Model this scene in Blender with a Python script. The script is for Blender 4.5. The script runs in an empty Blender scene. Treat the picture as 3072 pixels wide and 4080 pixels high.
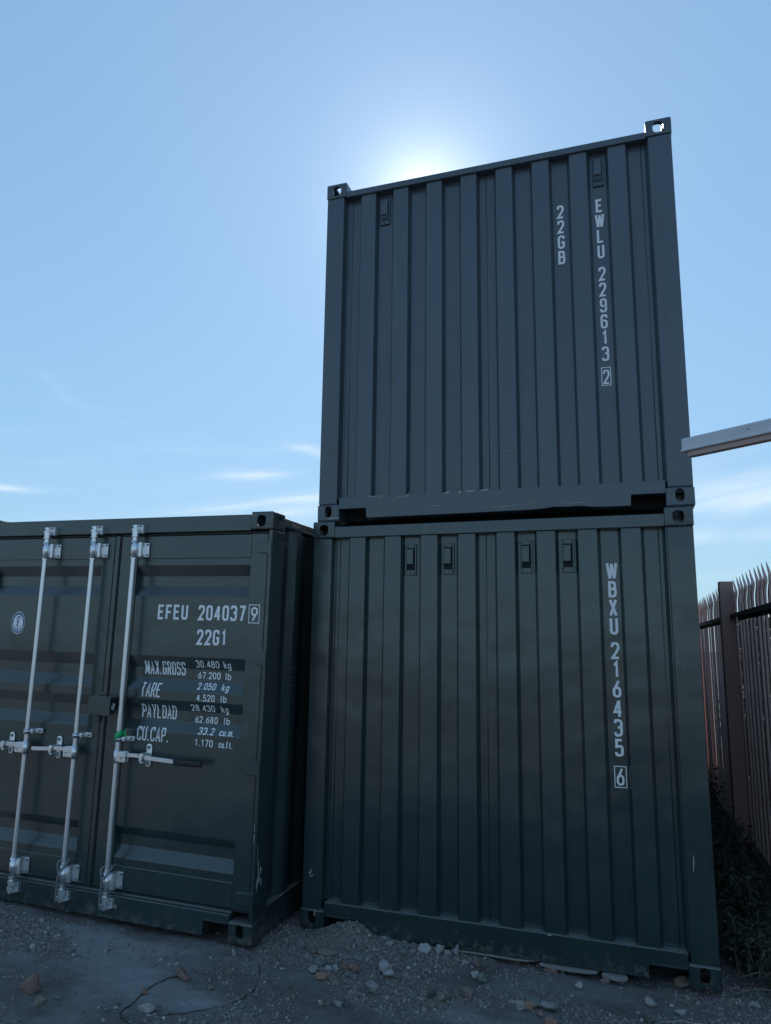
import bpy, bmesh, math, random
import numpy as np
from mathutils import Vector, Matrix, noise

S = bpy.context.scene
COL = S.collection
random.seed(7)
R = math.radians

# ------------------------------------------------------------------ camera
cam_data = bpy.data.cameras.new('camera')
cam = bpy.data.objects.new('camera', cam_data)
COL.objects.link(cam)
cam.matrix_world = (Matrix.Translation((2.0977, -4.5171, 1.7641)) @ Matrix.Rotation(0.3338, 4, 'Z')
                    @ Matrix.Rotation(math.pi / 2 + 0.1808, 4, 'X') @ Matrix.Rotation(0.0157, 4, 'Z'))
cam_data.sensor_fit = 'VERTICAL'
cam_data.sensor_height = 24.0
cam_data.lens = 24.0 * 2880.8 / 4080.0
cam_data.clip_start = 0.05
cam_data.clip_end = 3000
S.camera = cam

# ------------------------------------------------------------------ sky, sun, exposure
SUN_ELEV = R(33.6)
SUN_AZ = R(-16.2)            # from +Y towards +X
W = bpy.data.worlds.new('World')
S.world = W
W.use_nodes = True
nt = W.node_tree
nt.nodes.clear()


def N(tree, kind, **kw):
    n = tree.nodes.new(kind)
    for k, v in kw.items():
        if k == 'inp':
            for i, val in v.items():
                n.inputs[i].default_value = val
        else:
            setattr(n, k, v)
    return n


out = N(nt, 'ShaderNodeOutputWorld')
bg = N(nt, 'ShaderNodeBackground')
sky = N(nt, 'ShaderNodeTexSky')
sky.sky_type = 'NISHITA'
sky.sun_disc = False
sky.sun_elevation = SUN_ELEV
sky.sun_rotation = SUN_AZ
sky.air_density = 1.5
sky.dust_density = 0.1
sky.ozone_density = 4.5
bg.inputs['Strength'].default_value = 0.10
# thin cirrus low in the sky: noise over the direction, stretched along the horizon
tc = N(nt, 'ShaderNodeTexCoord')
sep = N(nt, 'ShaderNodeSeparateXYZ')
nt.links.new(tc.outputs['Generated'], sep.inputs[0])


def M(tree, op, a, b=None, c=None, clamp=False):
    n = tree.nodes.new('ShaderNodeMath')
    n.operation = op
    n.use_clamp = clamp
    for i, v in enumerate((a, b, c)):
        if v is None:
            continue
        if isinstance(v, (int, float)):
            n.inputs[i].default_value = v
        else:
            tree.links.new(v, n.inputs[i])
    return n.outputs[0]


az = M(nt, 'ARCTAN2', sep.outputs['X'], sep.outputs['Y'])
el = M(nt, 'ARCSINE', sep.outputs['Z'])
comb = N(nt, 'ShaderNodeCombineXYZ')
nt.links.new(M(nt, 'MULTIPLY', az, 3.0), comb.inputs[0])
nt.links.new(M(nt, 'MULTIPLY', M(nt, 'SUBTRACT', el, M(nt, 'MULTIPLY', az, 0.12)), 22.0), comb.inputs[1])
cn = N(nt, 'ShaderNodeTexNoise', inp={'Scale': 1.6, 'Detail': 7.0, 'Roughness': 0.55, 'Distortion': 0.6})
nt.links.new(comb.outputs[0], cn.inputs['Vector'])
band = N(nt, 'ShaderNodeMapRange', interpolation_type='SMOOTHSTEP')
nt.links.new(cn.outputs['Fac'], band.inputs['Value'])
band.inputs['From Min'].default_value = 0.40
band.inputs['From Max'].default_value = 0.72
elm = N(nt, 'ShaderNodeMapRange', interpolation_type='SMOOTHSTEP')
nt.links.new(el, elm.inputs['Value'])
elm.inputs['From Min'].default_value = R(21)
elm.inputs['From Max'].default_value = R(9)
cloud = M(nt, 'MULTIPLY', M(nt, 'MULTIPLY', band.outputs[0], elm.outputs[0]), 0.16)


def wisp(az0, el0, wa, we, tilt, amp):
    """one feathery streak centred at (az0, el0)"""
    da = M(nt, 'SUBTRACT', az, R(az0))
    de = M(nt, 'SUBTRACT', M(nt, 'SUBTRACT', el, R(el0)), M(nt, 'MULTIPLY', da, tilt))
    q = M(nt, 'ADD', M(nt, 'POWER', M(nt, 'ABSOLUTE', M(nt, 'DIVIDE', da, R(wa))), 2.0),
          M(nt, 'POWER', M(nt, 'ABSOLUTE', M(nt, 'DIVIDE', de, R(we))), 2.0))
    g = M(nt, 'EXPONENT', M(nt, 'MULTIPLY', q, -1.0))
    mod = M(nt, 'MULTIPLY', M(nt, 'SUBTRACT', cn.outputs['Fac'], 0.25, clamp=True), 2.4)
    return M(nt, 'MULTIPLY', M(nt, 'MULTIPLY', g, mod), amp)


for wp in ((-29.6, 12.9, 2.6, 0.38, 0.10, 1.1), (-24.6, 14.9, 1.9, 0.38, -0.16, 1.2), (-24.0, 11.2, 6.0, 0.75, 0.16, 1.0), (-30.0, 10.0, 7.0, 0.6, 0.05, 0.5),
           (8.5, 11.0, 7.0, 1.5, 0.05, 0.85), (6.0, 8.0, 6.0, 0.5, 0.0, 0.6), (-47.5, 10.4, 1.8, 0.22, 0.0, 0.9), (-44.7, 17.9, 1.2, 0.5, -0.6, 0.18)):
    cloud = M(nt, 'ADD', cloud, wisp(*wp), clamp=True)
mix = N(nt, 'ShaderNodeMix', data_type='RGBA')
nt.links.new(M(nt, 'MULTIPLY', cloud, 0.8), mix.inputs['Factor'])
# even, slightly hazy blue: compress the range of the clear-sky model, then its colour balance
sc1 = N(nt, 'ShaderNodeVectorMath', operation='SCALE')
sc1.inputs['Scale'].default_value = 0.1
nt.links.new(sky.outputs[0], sc1.inputs[0])
gam = N(nt, 'ShaderNodeGamma')
gam.inputs['Gamma'].default_value = 0.40
nt.links.new(sc1.outputs[0], gam.inputs['Color'])
gain = N(nt, 'ShaderNodeVectorMath', operation='MULTIPLY')
gain.inputs[1].default_value = (4.33, 6.27, 8.2)
nt.links.new(gam.outputs[0], gain.inputs[0])
# aureole round the sun
dotn = N(nt, 'ShaderNodeVectorMath', operation='DOT_PRODUCT')
nt.links.new(tc.outputs['Generated'], dotn.inputs[0])
dotn.inputs[1].default_value = (math.sin(SUN_AZ) * math.cos(SUN_ELEV), math.cos(SUN_AZ) * math.cos(SUN_ELEV), math.sin(SUN_ELEV))
ang = M(nt, 'ARCCOSINE', M(nt, 'MINIMUM', dotn.outputs['Value'], 1.0))
a1 = M(nt, 'MULTIPLY', M(nt, 'EXPONENT', M(nt, 'MULTIPLY', ang, -1 / R(2.1))), 12.0)
a2 = M(nt, 'MULTIPLY', M(nt, 'EXPONENT', M(nt, 'MULTIPLY', ang, -1 / R(13.0))), 1.1)
au = N(nt, 'ShaderNodeVectorMath', operation='SCALE')
au.inputs[0].default_value = (1.0, 0.98, 0.86)
nt.links.new(M(nt, 'ADD', a1, a2), au.inputs['Scale'])
addn = N(nt, 'ShaderNodeVectorMath', operation='ADD')
nt.links.new(gain.outputs[0], addn.inputs[0]); nt.links.new(au.outputs[0], addn.inputs[1])
nt.links.new(addn.outputs[0], mix.inputs[6])
mix.inputs[7].default_value = (7.2, 8.3, 9.2, 1)
nt.links.new(mix.outputs[2], bg.inputs['Color'])
nt.links.new(bg.outputs[0], out.inputs[0])

sun_data = bpy.data.lights.new('sun', 'SUN')
sun_data.energy = 3.0
sun_data.angle = R(0.5)
sun_data.color = (1.0, 0.955, 0.89)
sun = bpy.data.objects.new('sun', sun_data)
COL.objects.link(sun)
sd = Vector((math.sin(SUN_AZ) * math.cos(SUN_ELEV), math.cos(SUN_AZ) * math.cos(SUN_ELEV), math.sin(SUN_ELEV)))
sun.rotation_euler = (-sd).to_track_quat('-Z', 'Y').to_euler()

S.view_settings.view_transform = 'Standard'
S.view_settings.look = 'None'
S.view_settings.gamma = 1
S.view_settings.use_curve_mapping = False
S.view_settings.exposure = 0.25
S.cycles.max_bounces = 6
S.cycles.use_denoising = True

# ------------------------------------------------------------------ helpers


def tag(o, label=None, cat=None, group=None, kind=None):
    if label: o['label'] = label
    if cat: o['category'] = cat
    if group: o['group'] = group
    if kind: o['kind'] = kind
    return o


def empty(name, mat=None, parent=None):
    o = bpy.data.objects.new(name, None)
    COL.objects.link(o)
    o.empty_display_size = 0.1
    if mat is not None:
        o.matrix_world = mat
    if parent: o.parent = parent
    return o


def link(name, me, mat, parent=None, smooth=False):
    o = bpy.data.objects.new(name, me)
    COL.objects.link(o)
    if mat is not None and not me.materials:
        for m in (mat if isinstance(mat, (list, tuple)) else [mat]):
            me.materials.append(m)
    if parent: o.parent = parent
    if smooth:
        me.polygons.foreach_set('use_smooth', [True] * len(me.polygons))
    return o


class MB:
    """collects shapes into one mesh"""

    def __init__(s):
        s.bm = bmesh.new()

    def box(s, x0, x1, y0, y1, z0, z1, bev=0.0, seg=2, rot=None, mi=0):
        r = bmesh.ops.create_cube(s.bm, size=1.0)
        vs = r['verts']
        for v in vs:
            v.co = Vector(((x0 + x1) / 2 + v.co.x * (x1 - x0), (y0 + y1) / 2 + v.co.y * (y1 - y0), (z0 + z1) / 2 + v.co.z * (z1 - z0)))
        if rot is not None:
            bmesh.ops.rotate(s.bm, verts=vs, cent=Vector(((x0 + x1) / 2, (y0 + y1) / 2, (z0 + z1) / 2)), matrix=rot)
        fs = set(f for v in vs for f in v.link_faces)
        for f in fs: f.material_index = mi
        if bev > 0:
            es = list(set(e for v in vs for e in v.link_edges))
            bmesh.ops.bevel(s.bm, geom=es, offset=bev, segments=seg, affect='EDGES', profile=0.5, clamp_overlap=True)
        return s

    def cyl(s, p0, p1, r, n=14, r2=None, mi=0, caps=True):
        p0, p1 = Vector(p0), Vector(p1)
        d = p1 - p0
        res = bmesh.ops.create_cone(s.bm, cap_ends=caps, segments=n, radius1=r, radius2=r if r2 is None else r2, depth=d.length)
        q = d.to_track_quat('Z', 'Y').to_matrix().to_4x4()
        bmesh.ops.transform(s.bm, matrix=Matrix.Translation((p0 + p1) / 2) @ q, verts=res['verts'])
        for f in set(f for v in res['verts'] for f in v.link_faces): f.material_index = mi
        return s

    def tube(s, pts, r, n=8, taper=None):
        pts = [Vector(p) for p in pts]
        rings = []
        up = Vector((0.01, 0.02, 1))
        for i, p in enumerate(pts):
            t = (pts[min(i + 1, len(pts) - 1)] - pts[max(i - 1, 0)]).normalized()
            a = t.cross(up)
            if a.length < 0.05: a = t.cross(Vector((1, 0, 0)))
            a.normalize()
            b = t.cross(a)
            rr = r if taper is None else r * (1 - (1 - taper) * i / (len(pts) - 1))
            rings.append([s.bm.verts.new(p + (a * math.cos(2 * math.pi * k / n) + b * math.sin(2 * math.pi * k / n)) * rr) for k in range(n)])
        for i in range(len(rings) - 1):
            for k in range(n):
                s.bm.faces.new((rings[i][k], rings[i][(k + 1) % n], rings[i + 1][(k + 1) % n], rings[i + 1][k]))
        s.bm.faces.new(rings[0][::-1]); s.bm.faces.new(rings[-1])
        return s

    def prism(s, poly, axis, a0, a1, bev=0.0, seg=2):
        """poly in the two other axes, extruded along axis"""
        def co(u, v, w):
            return {'x': (w, u, v), 'y': (u, w, v), 'z': (u, v, w)}[axis]
        A = [s.bm.verts.new(co(u, v, a0)) for u, v in poly]
        B = [s.bm.verts.new(co(u, v, a1)) for u, v in poly]
        n = len(poly)
        fs = [s.bm.faces.new(A), s.bm.faces.new(B[::-1])]
        for i in range(n):
            fs.append(s.bm.faces.new((A[i], B[i], B[(i + 1) % n], A[(i + 1) % n])))
        bmesh.ops.recalc_face_normals(s.bm, faces=fs)
        if bev > 0:
            bmesh.ops.bevel(s.bm, geom=list(set(e for f in fs for e in f.edges)), offset=bev, segments=seg, affect='EDGES', profile=0.5, clamp_overlap=True)
        return s

    def sheet(s, prof, axis, a0, a1, steps=1, wob=0.0):
        """open profile extruded along axis. axis 'z': prof = (x,y); axis 'x': prof=(y,z); axis 'y': prof=(x,z)"""
        rows = []
        for k in range(steps + 1):
            w = a0 + (a1 - a0) * k / steps
            row = []
            for i, (u, v) in enumerate(prof):
                c = {'x': (w, u, v), 'y': (u, w, v), 'z': (u, v, w)}[axis]
                row.append(s.bm.verts.new(c))
            rows.append(row)
        for k in range(steps):
            for i in range(len(prof) - 1):
                s.bm.faces.new((rows[k][i], rows[k][i + 1], rows[k + 1][i + 1], rows[k + 1][i]))
        return s

    def done(s, name, mat, parent=None, smooth=False, wn=False):
        me = bpy.data.meshes.new(name)
        s.bm.to_mesh(me)
        s.bm.free()
        o = link(name, me, mat, parent, smooth or wn)
        if wn:
            m = o.modifiers.new('normals', 'WEIGHTED_NORMAL')
            m.weight = 100
        return o


def rounded(poly, r, seg=3, closed=False):
    """round the corners of an open polyline; r number or list"""
    n = len(poly)
    outp = []
    for i, p in enumerate(poly):
        rr = r[i] if isinstance(r, (list, tuple)) else r
        if rr <= 0 or (not closed and i in (0, n - 1)):
            outp.append(tuple(p)); continue
        a, b, c = Vector(poly[i - 1]), Vector(p), Vector(poly[(i + 1) % n])
        u, v = (a - b), (c - b)
        lu, lv = u.length, v.length
        if lu < 1e-6 or lv < 1e-6:
            outp.append(tuple(p)); continue
        u /= lu; v /= lv
        ang = u.angle(v, math.pi)
        if ang > math.pi - 0.02:
            outp.append(tuple(p)); continue
        t = min(rr / math.tan(ang / 2), lu * 0.5, lv * 0.5)
        p0, p1 = b + u * t, b + v * t
        for k in range(seg + 1):
            f = k / seg
            outp.append(tuple(p0 * (1 - f) ** 2 + b * 2 * f * (1 - f) + p1 * f ** 2))
    return outp


# ------------------------------------------------------------------ materials
def mat(name, base, rough=0.5, metal=0.0, spec=0.5):
    m = bpy.data.materials.new(name)
    m.use_nodes = True
    b = m.node_tree.nodes['Principled BSDF']
    b.inputs['Base Color'].default_value = (*base, 1)
    b.inputs['Roughness'].default_value = rough
    b.inputs['Metallic'].default_value = metal
    b.inputs['Specular IOR Level'].default_value = spec
    return m, m.node_tree, b


def ramp(t, fac, stops):
    r = t.nodes.new('ShaderNodeValToRGB')
    e = r.color_ramp.elements
    while len(e) < len(stops): e.new(0.5)
    for i, (p, c) in enumerate(stops):
        e[i].position = p
        e[i].color = (*c, 1) if len(c) == 3 else c
    t.links.new(fac, r.inputs[0])
    return r.outputs[0]


def noise_tex(t, coord, scale, detail=4, rough=0.55, dist=0.0, stretch=None):
    n = t.nodes.new('ShaderNodeTexNoise')
    n.inputs['Scale'].default_value = scale
    n.inputs['Detail'].default_value = detail
    n.inputs['Roughness'].default_value = rough
    n.inputs['Distortion'].default_value = dist
    if stretch:
        mp = t.nodes.new('ShaderNodeMapping')
        mp.inputs['Scale'].default_value = stretch
        t.links.new(coord, mp.inputs[0])
        coord = mp.outputs[0]
    t.links.new(coord, n.inputs['Vector'])
    return n.outputs['Fac']


def mixc(t, fac, a, b):
    n = t.nodes.new('ShaderNodeMix')
    n.data_type = 'RGBA'
    for i, v in ((0, fac), (6, a), (7, b)):
        if isinstance(v, (int, float)): n.inputs[i].default_value = v
        elif isinstance(v, tuple): n.inputs[i].default_value = (*v, 1)
        else: t.links.new(v, n.inputs[i])
    return n.outputs[2]


def bump(t, b, height, strength, dist, prev=None):
    n = t.nodes.new('ShaderNodeBump')
    n.inputs['Strength'].default_value = strength
    n.inputs['Distance'].default_value = dist
    t.links.new(height, n.inputs['Height'])
    if prev is not None: t.links.new(prev, n.inputs['Normal'])
    t.links.new(n.outputs[0], b.inputs['Normal'])
    return n.outputs[0]


def paint(name, base, rough, mud=True, seed=0.0):
    m, t, b = mat(name, base, rough, 0, 0.95)
    tcn = t.nodes.new('ShaderNodeTexCoord')
    mp = t.nodes.new('ShaderNodeMapping')
    mp.inputs['Location'].default_value = (seed, seed * 0.7, seed * 0.3)
    t.links.new(tcn.outputs['Object'], mp.inputs[0])
    co = mp.outputs[0]
    sp = t.nodes.new('ShaderNodeSeparateXYZ')
    t.links.new(tcn.outputs['Object'], sp.inputs[0])
    # slow variation of the pigment, faint rain streaks
    v1 = noise_tex(t, co, 1.3, 3)
    v2 = noise_tex(t, co, 1.0, 5, 0.6, 0.2, (26, 26, 0.9))
    lighter = tuple(min(1, c * 1.35 + 0.004) for c in base)
    darker = tuple(c * 0.8 for c in base)
    c1 = mixc(t, v1, darker, lighter)
    c1 = mixc(t, M(t, 'MULTIPLY', M(t, 'SUBTRACT', v2, 0.56, clamp=True), 1.0), c1, (0.10, 0.105, 0.10))
    # dust film: fine mottling
    v3 = noise_tex(t, co, 38, 5, 0.7)
    c1 = mixc(t, M(t, 'MULTIPLY', M(t, 'SUBTRACT', v3, 0.52, clamp=True), 0.18), c1, (0.25, 0.24, 0.22))
    # dust settles on the flat tops of rails and ledges
    ge = t.nodes.new('ShaderNodeNewGeometry')
    gs = t.nodes.new('ShaderNodeSeparateXYZ')
    t.links.new(ge.outputs['True Normal'], gs.inputs[0])
    c1 = mixc(t, M(t, 'MULTIPLY', M(t, 'GREATER_THAN', gs.outputs['Z'], 0.85), M(t, 'ADD', M(t, 'MULTIPLY', v3, 0.6), 0.35)), c1, (0.24, 0.235, 0.225))
    # small chips
    vo = t.nodes.new('ShaderNodeTexVoronoi')
    vo.inputs['Scale'].default_value = 5.5
    t.links.new(co, vo.inputs['Vector'])
    cs = t.nodes.new('ShaderNodeSeparateXYZ')
    t.links.new(vo.outputs['Color'], cs.inputs[0])
    chip = M(t, 'MULTIPLY', M(t, 'LESS_THAN', M(t, 'ADD', vo.outputs['Distance'], M(t, 'MULTIPLY', v3, 0.03)), 0.031), M(t, 'GREATER_THAN', cs.outputs[0], 0.72))
    c1 = mixc(t, chip, c1, (0.42, 0.42, 0.40))
    if mud:
        low = t.nodes.new('ShaderNodeMapRange')
        t.links.new(sp.outputs['Z'], low.inputs['Value'])
        low.inputs['From Min'].default_value = 0.36
        low.inputs['From Max'].default_value = 0.0
        low.inputs['To Min'].default_value = 0.0
        low.inputs['To Max'].default_value = 0.42
        splat = noise_tex(t, co, 17, 6, 0.72, 0.5)
        mk = t.nodes.new('ShaderNodeMapRange')
        mk.interpolation_type = 'SMOOTHSTEP'
        t.links.new(M(t, 'ADD', splat, low.outputs[0]), mk.inputs['Value'])
        mk.inputs['From Min'].default_value = 0.86
        mk.inputs['From Max'].default_value = 1.02
        c1 = mixc(t, M(t, 'MULTIPLY', mk.outputs[0], 0.55), c1, (0.125, 0.095, 0.075))
        rl = M(t, 'ADD', M(t, 'MULTIPLY', mk.outputs[0], 0.4), M(t, 'ADD', M(t, 'MULTIPLY', v1, 0.16), rough - 0.08))
    else:
        rl = M(t, 'ADD', M(t, 'MULTIPLY', v1, 0.16), rough - 0.08)
    t.links.new(c1, b.inputs['Base Color'])
    t.links.new(rl, b.inputs['Roughness'])
    # sheet metal is never flat: long soft waves plus orange peel
    w = noise_tex(t, co, 2.6, 2, 0.5)
    n1 = bump(t, b, w, 0.6, 0.02)
    bump(t, b, noise_tex(t, co, 260, 2, 0.5), 0.12, 0.0006, n1)
    return m


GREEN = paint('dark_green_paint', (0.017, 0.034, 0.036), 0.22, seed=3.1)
GREEN_UP = paint('blue_green_paint_with_glare', (0.040, 0.056, 0.072), 0.31, mud=False, seed=11.7)  # base lightened and blued to carry the lens glare over this container
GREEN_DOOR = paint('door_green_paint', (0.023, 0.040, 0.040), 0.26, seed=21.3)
RUBBER, _, _ = mat('black_rubber', (0.012, 0.012, 0.013), 0.6)
BLACKPL, _, _ = mat('black_plastic', (0.014, 0.013, 0.014), 0.38)
DARKIN, _, _ = mat('inner_steel_and_shade', (0.01, 0.012, 0.013), 0.8)  # near-black of inner steel, also painted shade for openings and holes
WHITE, wt, wb = mat('white_vinyl', (0.86, 0.86, 0.87), 0.45)
_c = wt.nodes.new('ShaderNodeTexCoord')
wt.links.new(mixc(wt, noise_tex(wt, _c.outputs['Object'], 30, 4), (0.86, 0.87, 0.88), (0.95, 0.95, 0.96)), wb.inputs['Base Color'])
BLUEV, _, _ = mat('blue_vinyl', (0.02, 0.075, 0.24), 0.4)
GREYV, _, _ = mat('grey_blue_ink', (0.12, 0.16, 0.28), 0.5)
CHALK, _, _ = mat('chalk', (0.16, 0.17, 0.17), 0.9)
SCRATCH, _, _ = mat('bare_primer', (0.40, 0.37, 0.34), 0.8)
RUST, _, _ = mat('rusty_scuff', (0.17, 0.11, 0.075), 0.85)
TAPE, _, _ = mat('green_tape', (0.03, 0.48, 0.17), 0.45)
ROPE, _, _ = mat('grey_rope', (0.22, 0.23, 0.24), 0.9)
WIRE, _, _ = mat('dark_cable', (0.035, 0.032, 0.03), 0.6)

ZINC, zt, zb = mat('galvanised_steel', (0.5, 0.52, 0.55), 0.30, 0.85)
_c = zt.nodes.new('ShaderNodeTexCoord').outputs['Object']
_v = noise_tex(zt, _c, 60, 4, 0.6)
_s = noise_tex(zt, _c, 14, 5, 0.7, 0.4, (3, 3, 1))
zt.links.new(mixc(zt, M(zt, 'MULTIPLY', M(zt, 'GREATER_THAN', _s, 0.66), 0.75), mixc(zt, _v, (0.74, 0.76, 0.78), (0.94, 0.94, 0.95)), (0.22, 0.19, 0.16)), zb.inputs['Base Color'])
zt.links.new(M(zt, 'ADD', M(zt, 'MULTIPLY', _v, 0.26), 0.20), zb.inputs['Roughness'])
bump(zt, zb, _v, 0.2, 0.001)

BOLTM, _, _ = mat('dull_bolt_steel', (0.28, 0.30, 0.33), 0.5, 0.6)
FENCEM, ft, fb = mat('fence_brown_steel', (0.2, 0.13, 0.12), 0.5)
_c = ft.nodes.new('ShaderNodeTexCoord').outputs['Object']
_g = ft.nodes.new('ShaderNodeNewGeometry').outputs['Random Per Island']
_v = noise_tex(ft, _c, 9, 6, 0.75, 0.2, (1, 1, 0.5))
_k = ramp(ft, _v, [(0.0, (0.42, 0.25, 0.21)), (0.45, (0.62, 0.39, 0.34)), (0.6, (0.70, 0.46, 0.40)), (0.74, (0.76, 0.51, 0.42)), (1.0, (0.75, 0.58, 0.50))])
ft.links.new(_k, fb.inputs['Base Color'])
bump(ft, fb, _v, 0.3, 0.003)
POSTM, pt, pb = mat('fence_post_steel', (0.17, 0.11, 0.10), 0.55)
_c = pt.nodes.new('ShaderNodeTexCoord').outputs['Object']
pt.links.new(mixc(pt, noise_tex(pt, _c, 4, 6, 0.65), (0.50, 0.29, 0.24), (0.60, 0.37, 0.31)), pb.inputs['Base Color'])
RAILM, _, _ = mat('fence_rail_steel', (0.045, 0.035, 0.035), 0.6)

BEAMM, bt, bb = mat('pale_coated_metal', (0.55, 0.56, 0.58), 0.45)
_c = bt.nodes.new('ShaderNodeTexCoord').outputs['Object']
bt.links.new(mixc(bt, noise_tex(bt, _c, 5, 5, 0.6, 0.3, (1, 1, 4)), (0.46, 0.47, 0.50), (0.66, 0.66, 0.68)), bb.inputs['Base Color'])
BEAMU, bt2, bb2 = mat('trim_bounce_tint', (0.42, 0.31, 0.28), 0.6)  # pink puts the warm light bounced off the ground into the underside colour
_c = bt2.nodes.new('ShaderNodeTexCoord').outputs['Object']
bt2.links.new(mixc(bt2, noise_tex(bt2, _c, 6, 5, 0.6), (0.38, 0.28, 0.25), (0.52, 0.38, 0.33)), bb2.inputs['Base Color'])

# ground
GROUND, gt, gb = mat('dusty_ground', (0.2, 0.18, 0.16), 0.95, 0, 0.2)
_c = gt.nodes.new('ShaderNodeTexCoord').outputs['Object']
g1 = noise_tex(gt, _c, 1.9, 6, 0.6, 0.3)
g2 = noise_tex(gt, _c, 26, 8, 0.75)
g3 = noise_tex(gt, _c, 150, 4, 0.7)
g4 = noise_tex(gt, _c, 7, 6, 0.65, 0.4, (1, 2.2, 1))
k1 = ramp(gt, g1, [(0.35, (0.20, 0.18, 0.165)), (0.5, (0.27, 0.25, 0.235)), (0.62, (0.37, 0.36, 0.345))])
k1 = mixc(gt, M(gt, 'MULTIPLY', M(gt, 'SUBTRACT', g4, 0.5, clamp=True), 2.2, clamp=True), k1, (0.44, 0.425, 0.40))
k1 = mixc(gt, M(gt, 'MULTIPLY', g2, 0.42), k1, (0.13, 0.105, 0.09))
k1 = mixc(gt, M(gt, 'MULTIPLY', M(gt, 'SUBTRACT', g3, 0.55, clamp=True), 1.8, clamp=True), k1, (0.45, 0.42, 0.40))
_a = gt.nodes.new('ShaderNodeAttribute'); _a.attribute_name = 'dust'
_d = M(gt, 'MULTIPLY', _a.outputs['Fac'], M(gt, 'ADD', M(gt, 'MULTIPLY', g4, 0.5), 0.62), clamp=True)
k1 = mixc(gt, M(gt, 'MULTIPLY', _d, 0.85), k1, (0.47, 0.475, 0.48))
gt.links.new(k1, gb.inputs['Base Color'])
_vo = gt.nodes.new('ShaderNodeTexVoronoi'); _vo.inputs['Scale'].default_value = 95; _vo.inputs['Randomness'].default_value = 1
gt.links.new(_c, _vo.inputs['Vector'])
_cs = gt.nodes.new('ShaderNodeSeparateXYZ'); gt.links.new(_vo.outputs['Color'], _cs.inputs[0])
_gr = M(gt, 'MULTIPLY', M(gt, 'GREATER_THAN', _cs.outputs[0], 0.55), M(gt, 'SUBTRACT', 0.55, _vo.outputs['Distance'], clamp=True))
k1 = mixc(gt, M(gt, 'MULTIPLY', _gr, M(gt, 'MULTIPLY', _cs.outputs[1], 1.0)), k1, (0.42, 0.40, 0.37))
gt.links.new(k1, gb.inputs['Base Color'])
_n = bump(gt, gb, _gr, 0.8, 0.006)
_n = bump(gt, gb, g2, 0.9, 0.035, _n)
bump(gt, gb, g3, 0.9, 0.008, _n)

PEBBLE, qt, qb = mat('gravel_stone', (0.25, 0.24, 0.23), 0.85, 0, 0.3)
_g = qt.nodes.new('ShaderNodeNewGeometry').outputs['Random Per Island']
qt.links.new(ramp(qt, _g, [(0.0, (0.13, 0.11, 0.10)), (0.3, (0.22, 0.195, 0.175)), (0.55, (0.31, 0.29, 0.27)), (0.8, (0.18, 0.165, 0.155)), (0.9, (0.27, 0.18, 0.15)), (0.98, (0.38, 0.36, 0.34)), (1.0, (0.52, 0.51, 0.49))]), qb.inputs['Base Color'])


def stone_mat(name, a, b_, scale=14):
    m, t, b = mat(name, a, 0.88, 0, 0.3)
    c = t.nodes.new('ShaderNodeTexCoord').outputs['Object']
    v = noise_tex(t, c, scale, 8, 0.72, 0.4)
    v2 = noise_tex(t, c, 90, 5, 0.7)
    k = mixc(t, v, a, b_)
    k = mixc(t, M(t, 'MULTIPLY', M(t, 'SUBTRACT', v2, 0.5, clamp=True), 1.6), k, tuple(min(1, x * 1.5) for x in b_))
    t.links.new(k, b.inputs['Base Color'])
    n = bump(t, b, v, 0.6, 0.012)
    bump(t, b, v2, 0.4, 0.003, n)
    return m


ST_BRICK = stone_mat('red_brick_stone', (0.17, 0.105, 0.085), (0.29, 0.19, 0.155))
ST_RED = stone_mat('orange_red_stone', (0.27, 0.15, 0.115), (0.38, 0.235, 0.185))
ST_GREY = stone_mat('grey_stone', (0.20, 0.195, 0.19), (0.36, 0.35, 0.34))
ST_PALE = stone_mat('pale_stone', (0.26, 0.25, 0.235), (0.44, 0.43, 0.41))
ST_GREEN = stone_mat('greenish_stone', (0.11, 0.135, 0.12), (0.21, 0.235, 0.21))
ST_DARK = stone_mat('dark_stone', (0.06, 0.065, 0.07), (0.12, 0.125, 0.13))
ST_BROWN = stone_mat('brown_stone', (0.14, 0.105, 0.085), (0.27, 0.215, 0.18))
CONC = stone_mat('pale_concrete', (0.15, 0.14, 0.135), (0.33, 0.315, 0.30), 22)


def leaf_mat(name, a, b_):
    m, t, b = mat(name, a, 0.62, 0, 0.3)
    g = t.nodes.new('ShaderNodeNewGeometry').outputs['Random Per Island']
    t.links.new(mixc(t, g, a, b_), b.inputs['Base Color'])
    tr = t.nodes.new('ShaderNodeBsdfTranslucent')
    t.links.new(mixc(t, g, tuple(x * 1.3 for x in a), tuple(x * 1.5 for x in b_)), tr.inputs['Color'])
    ms = t.nodes.new('ShaderNodeMixShader')
    ms.inputs[0].default_value = 0.3
    t.links.new(b.outputs[0], ms.inputs[1]); t.links.new(tr.outputs[0], ms.inputs[2])
    t.links.new(ms.outputs[0], t.nodes['Material Output'].inputs['Surface'])
    return m


LEAF = leaf_mat('bramble_leaf', (0.018, 0.030, 0.018), (0.10, 0.125, 0.085))
LEAF2 = leaf_mat('hedge_leaf', (0.010, 0.018, 0.008), (0.022, 0.034, 0.016))
WEEDM = leaf_mat('weed_leaf', (0.035, 0.07, 0.03), (0.06, 0.10, 0.05))
STEM, _, _ = mat('bramble_stem', (0.17, 0.14, 0.115), 0.8)

# ------------------------------------------------------------------ ground


def sstep(a, b, x):
    t = np.clip((x - a) / (b - a), 0, 1)
    return t * t * (3 - 2 * t)


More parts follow.
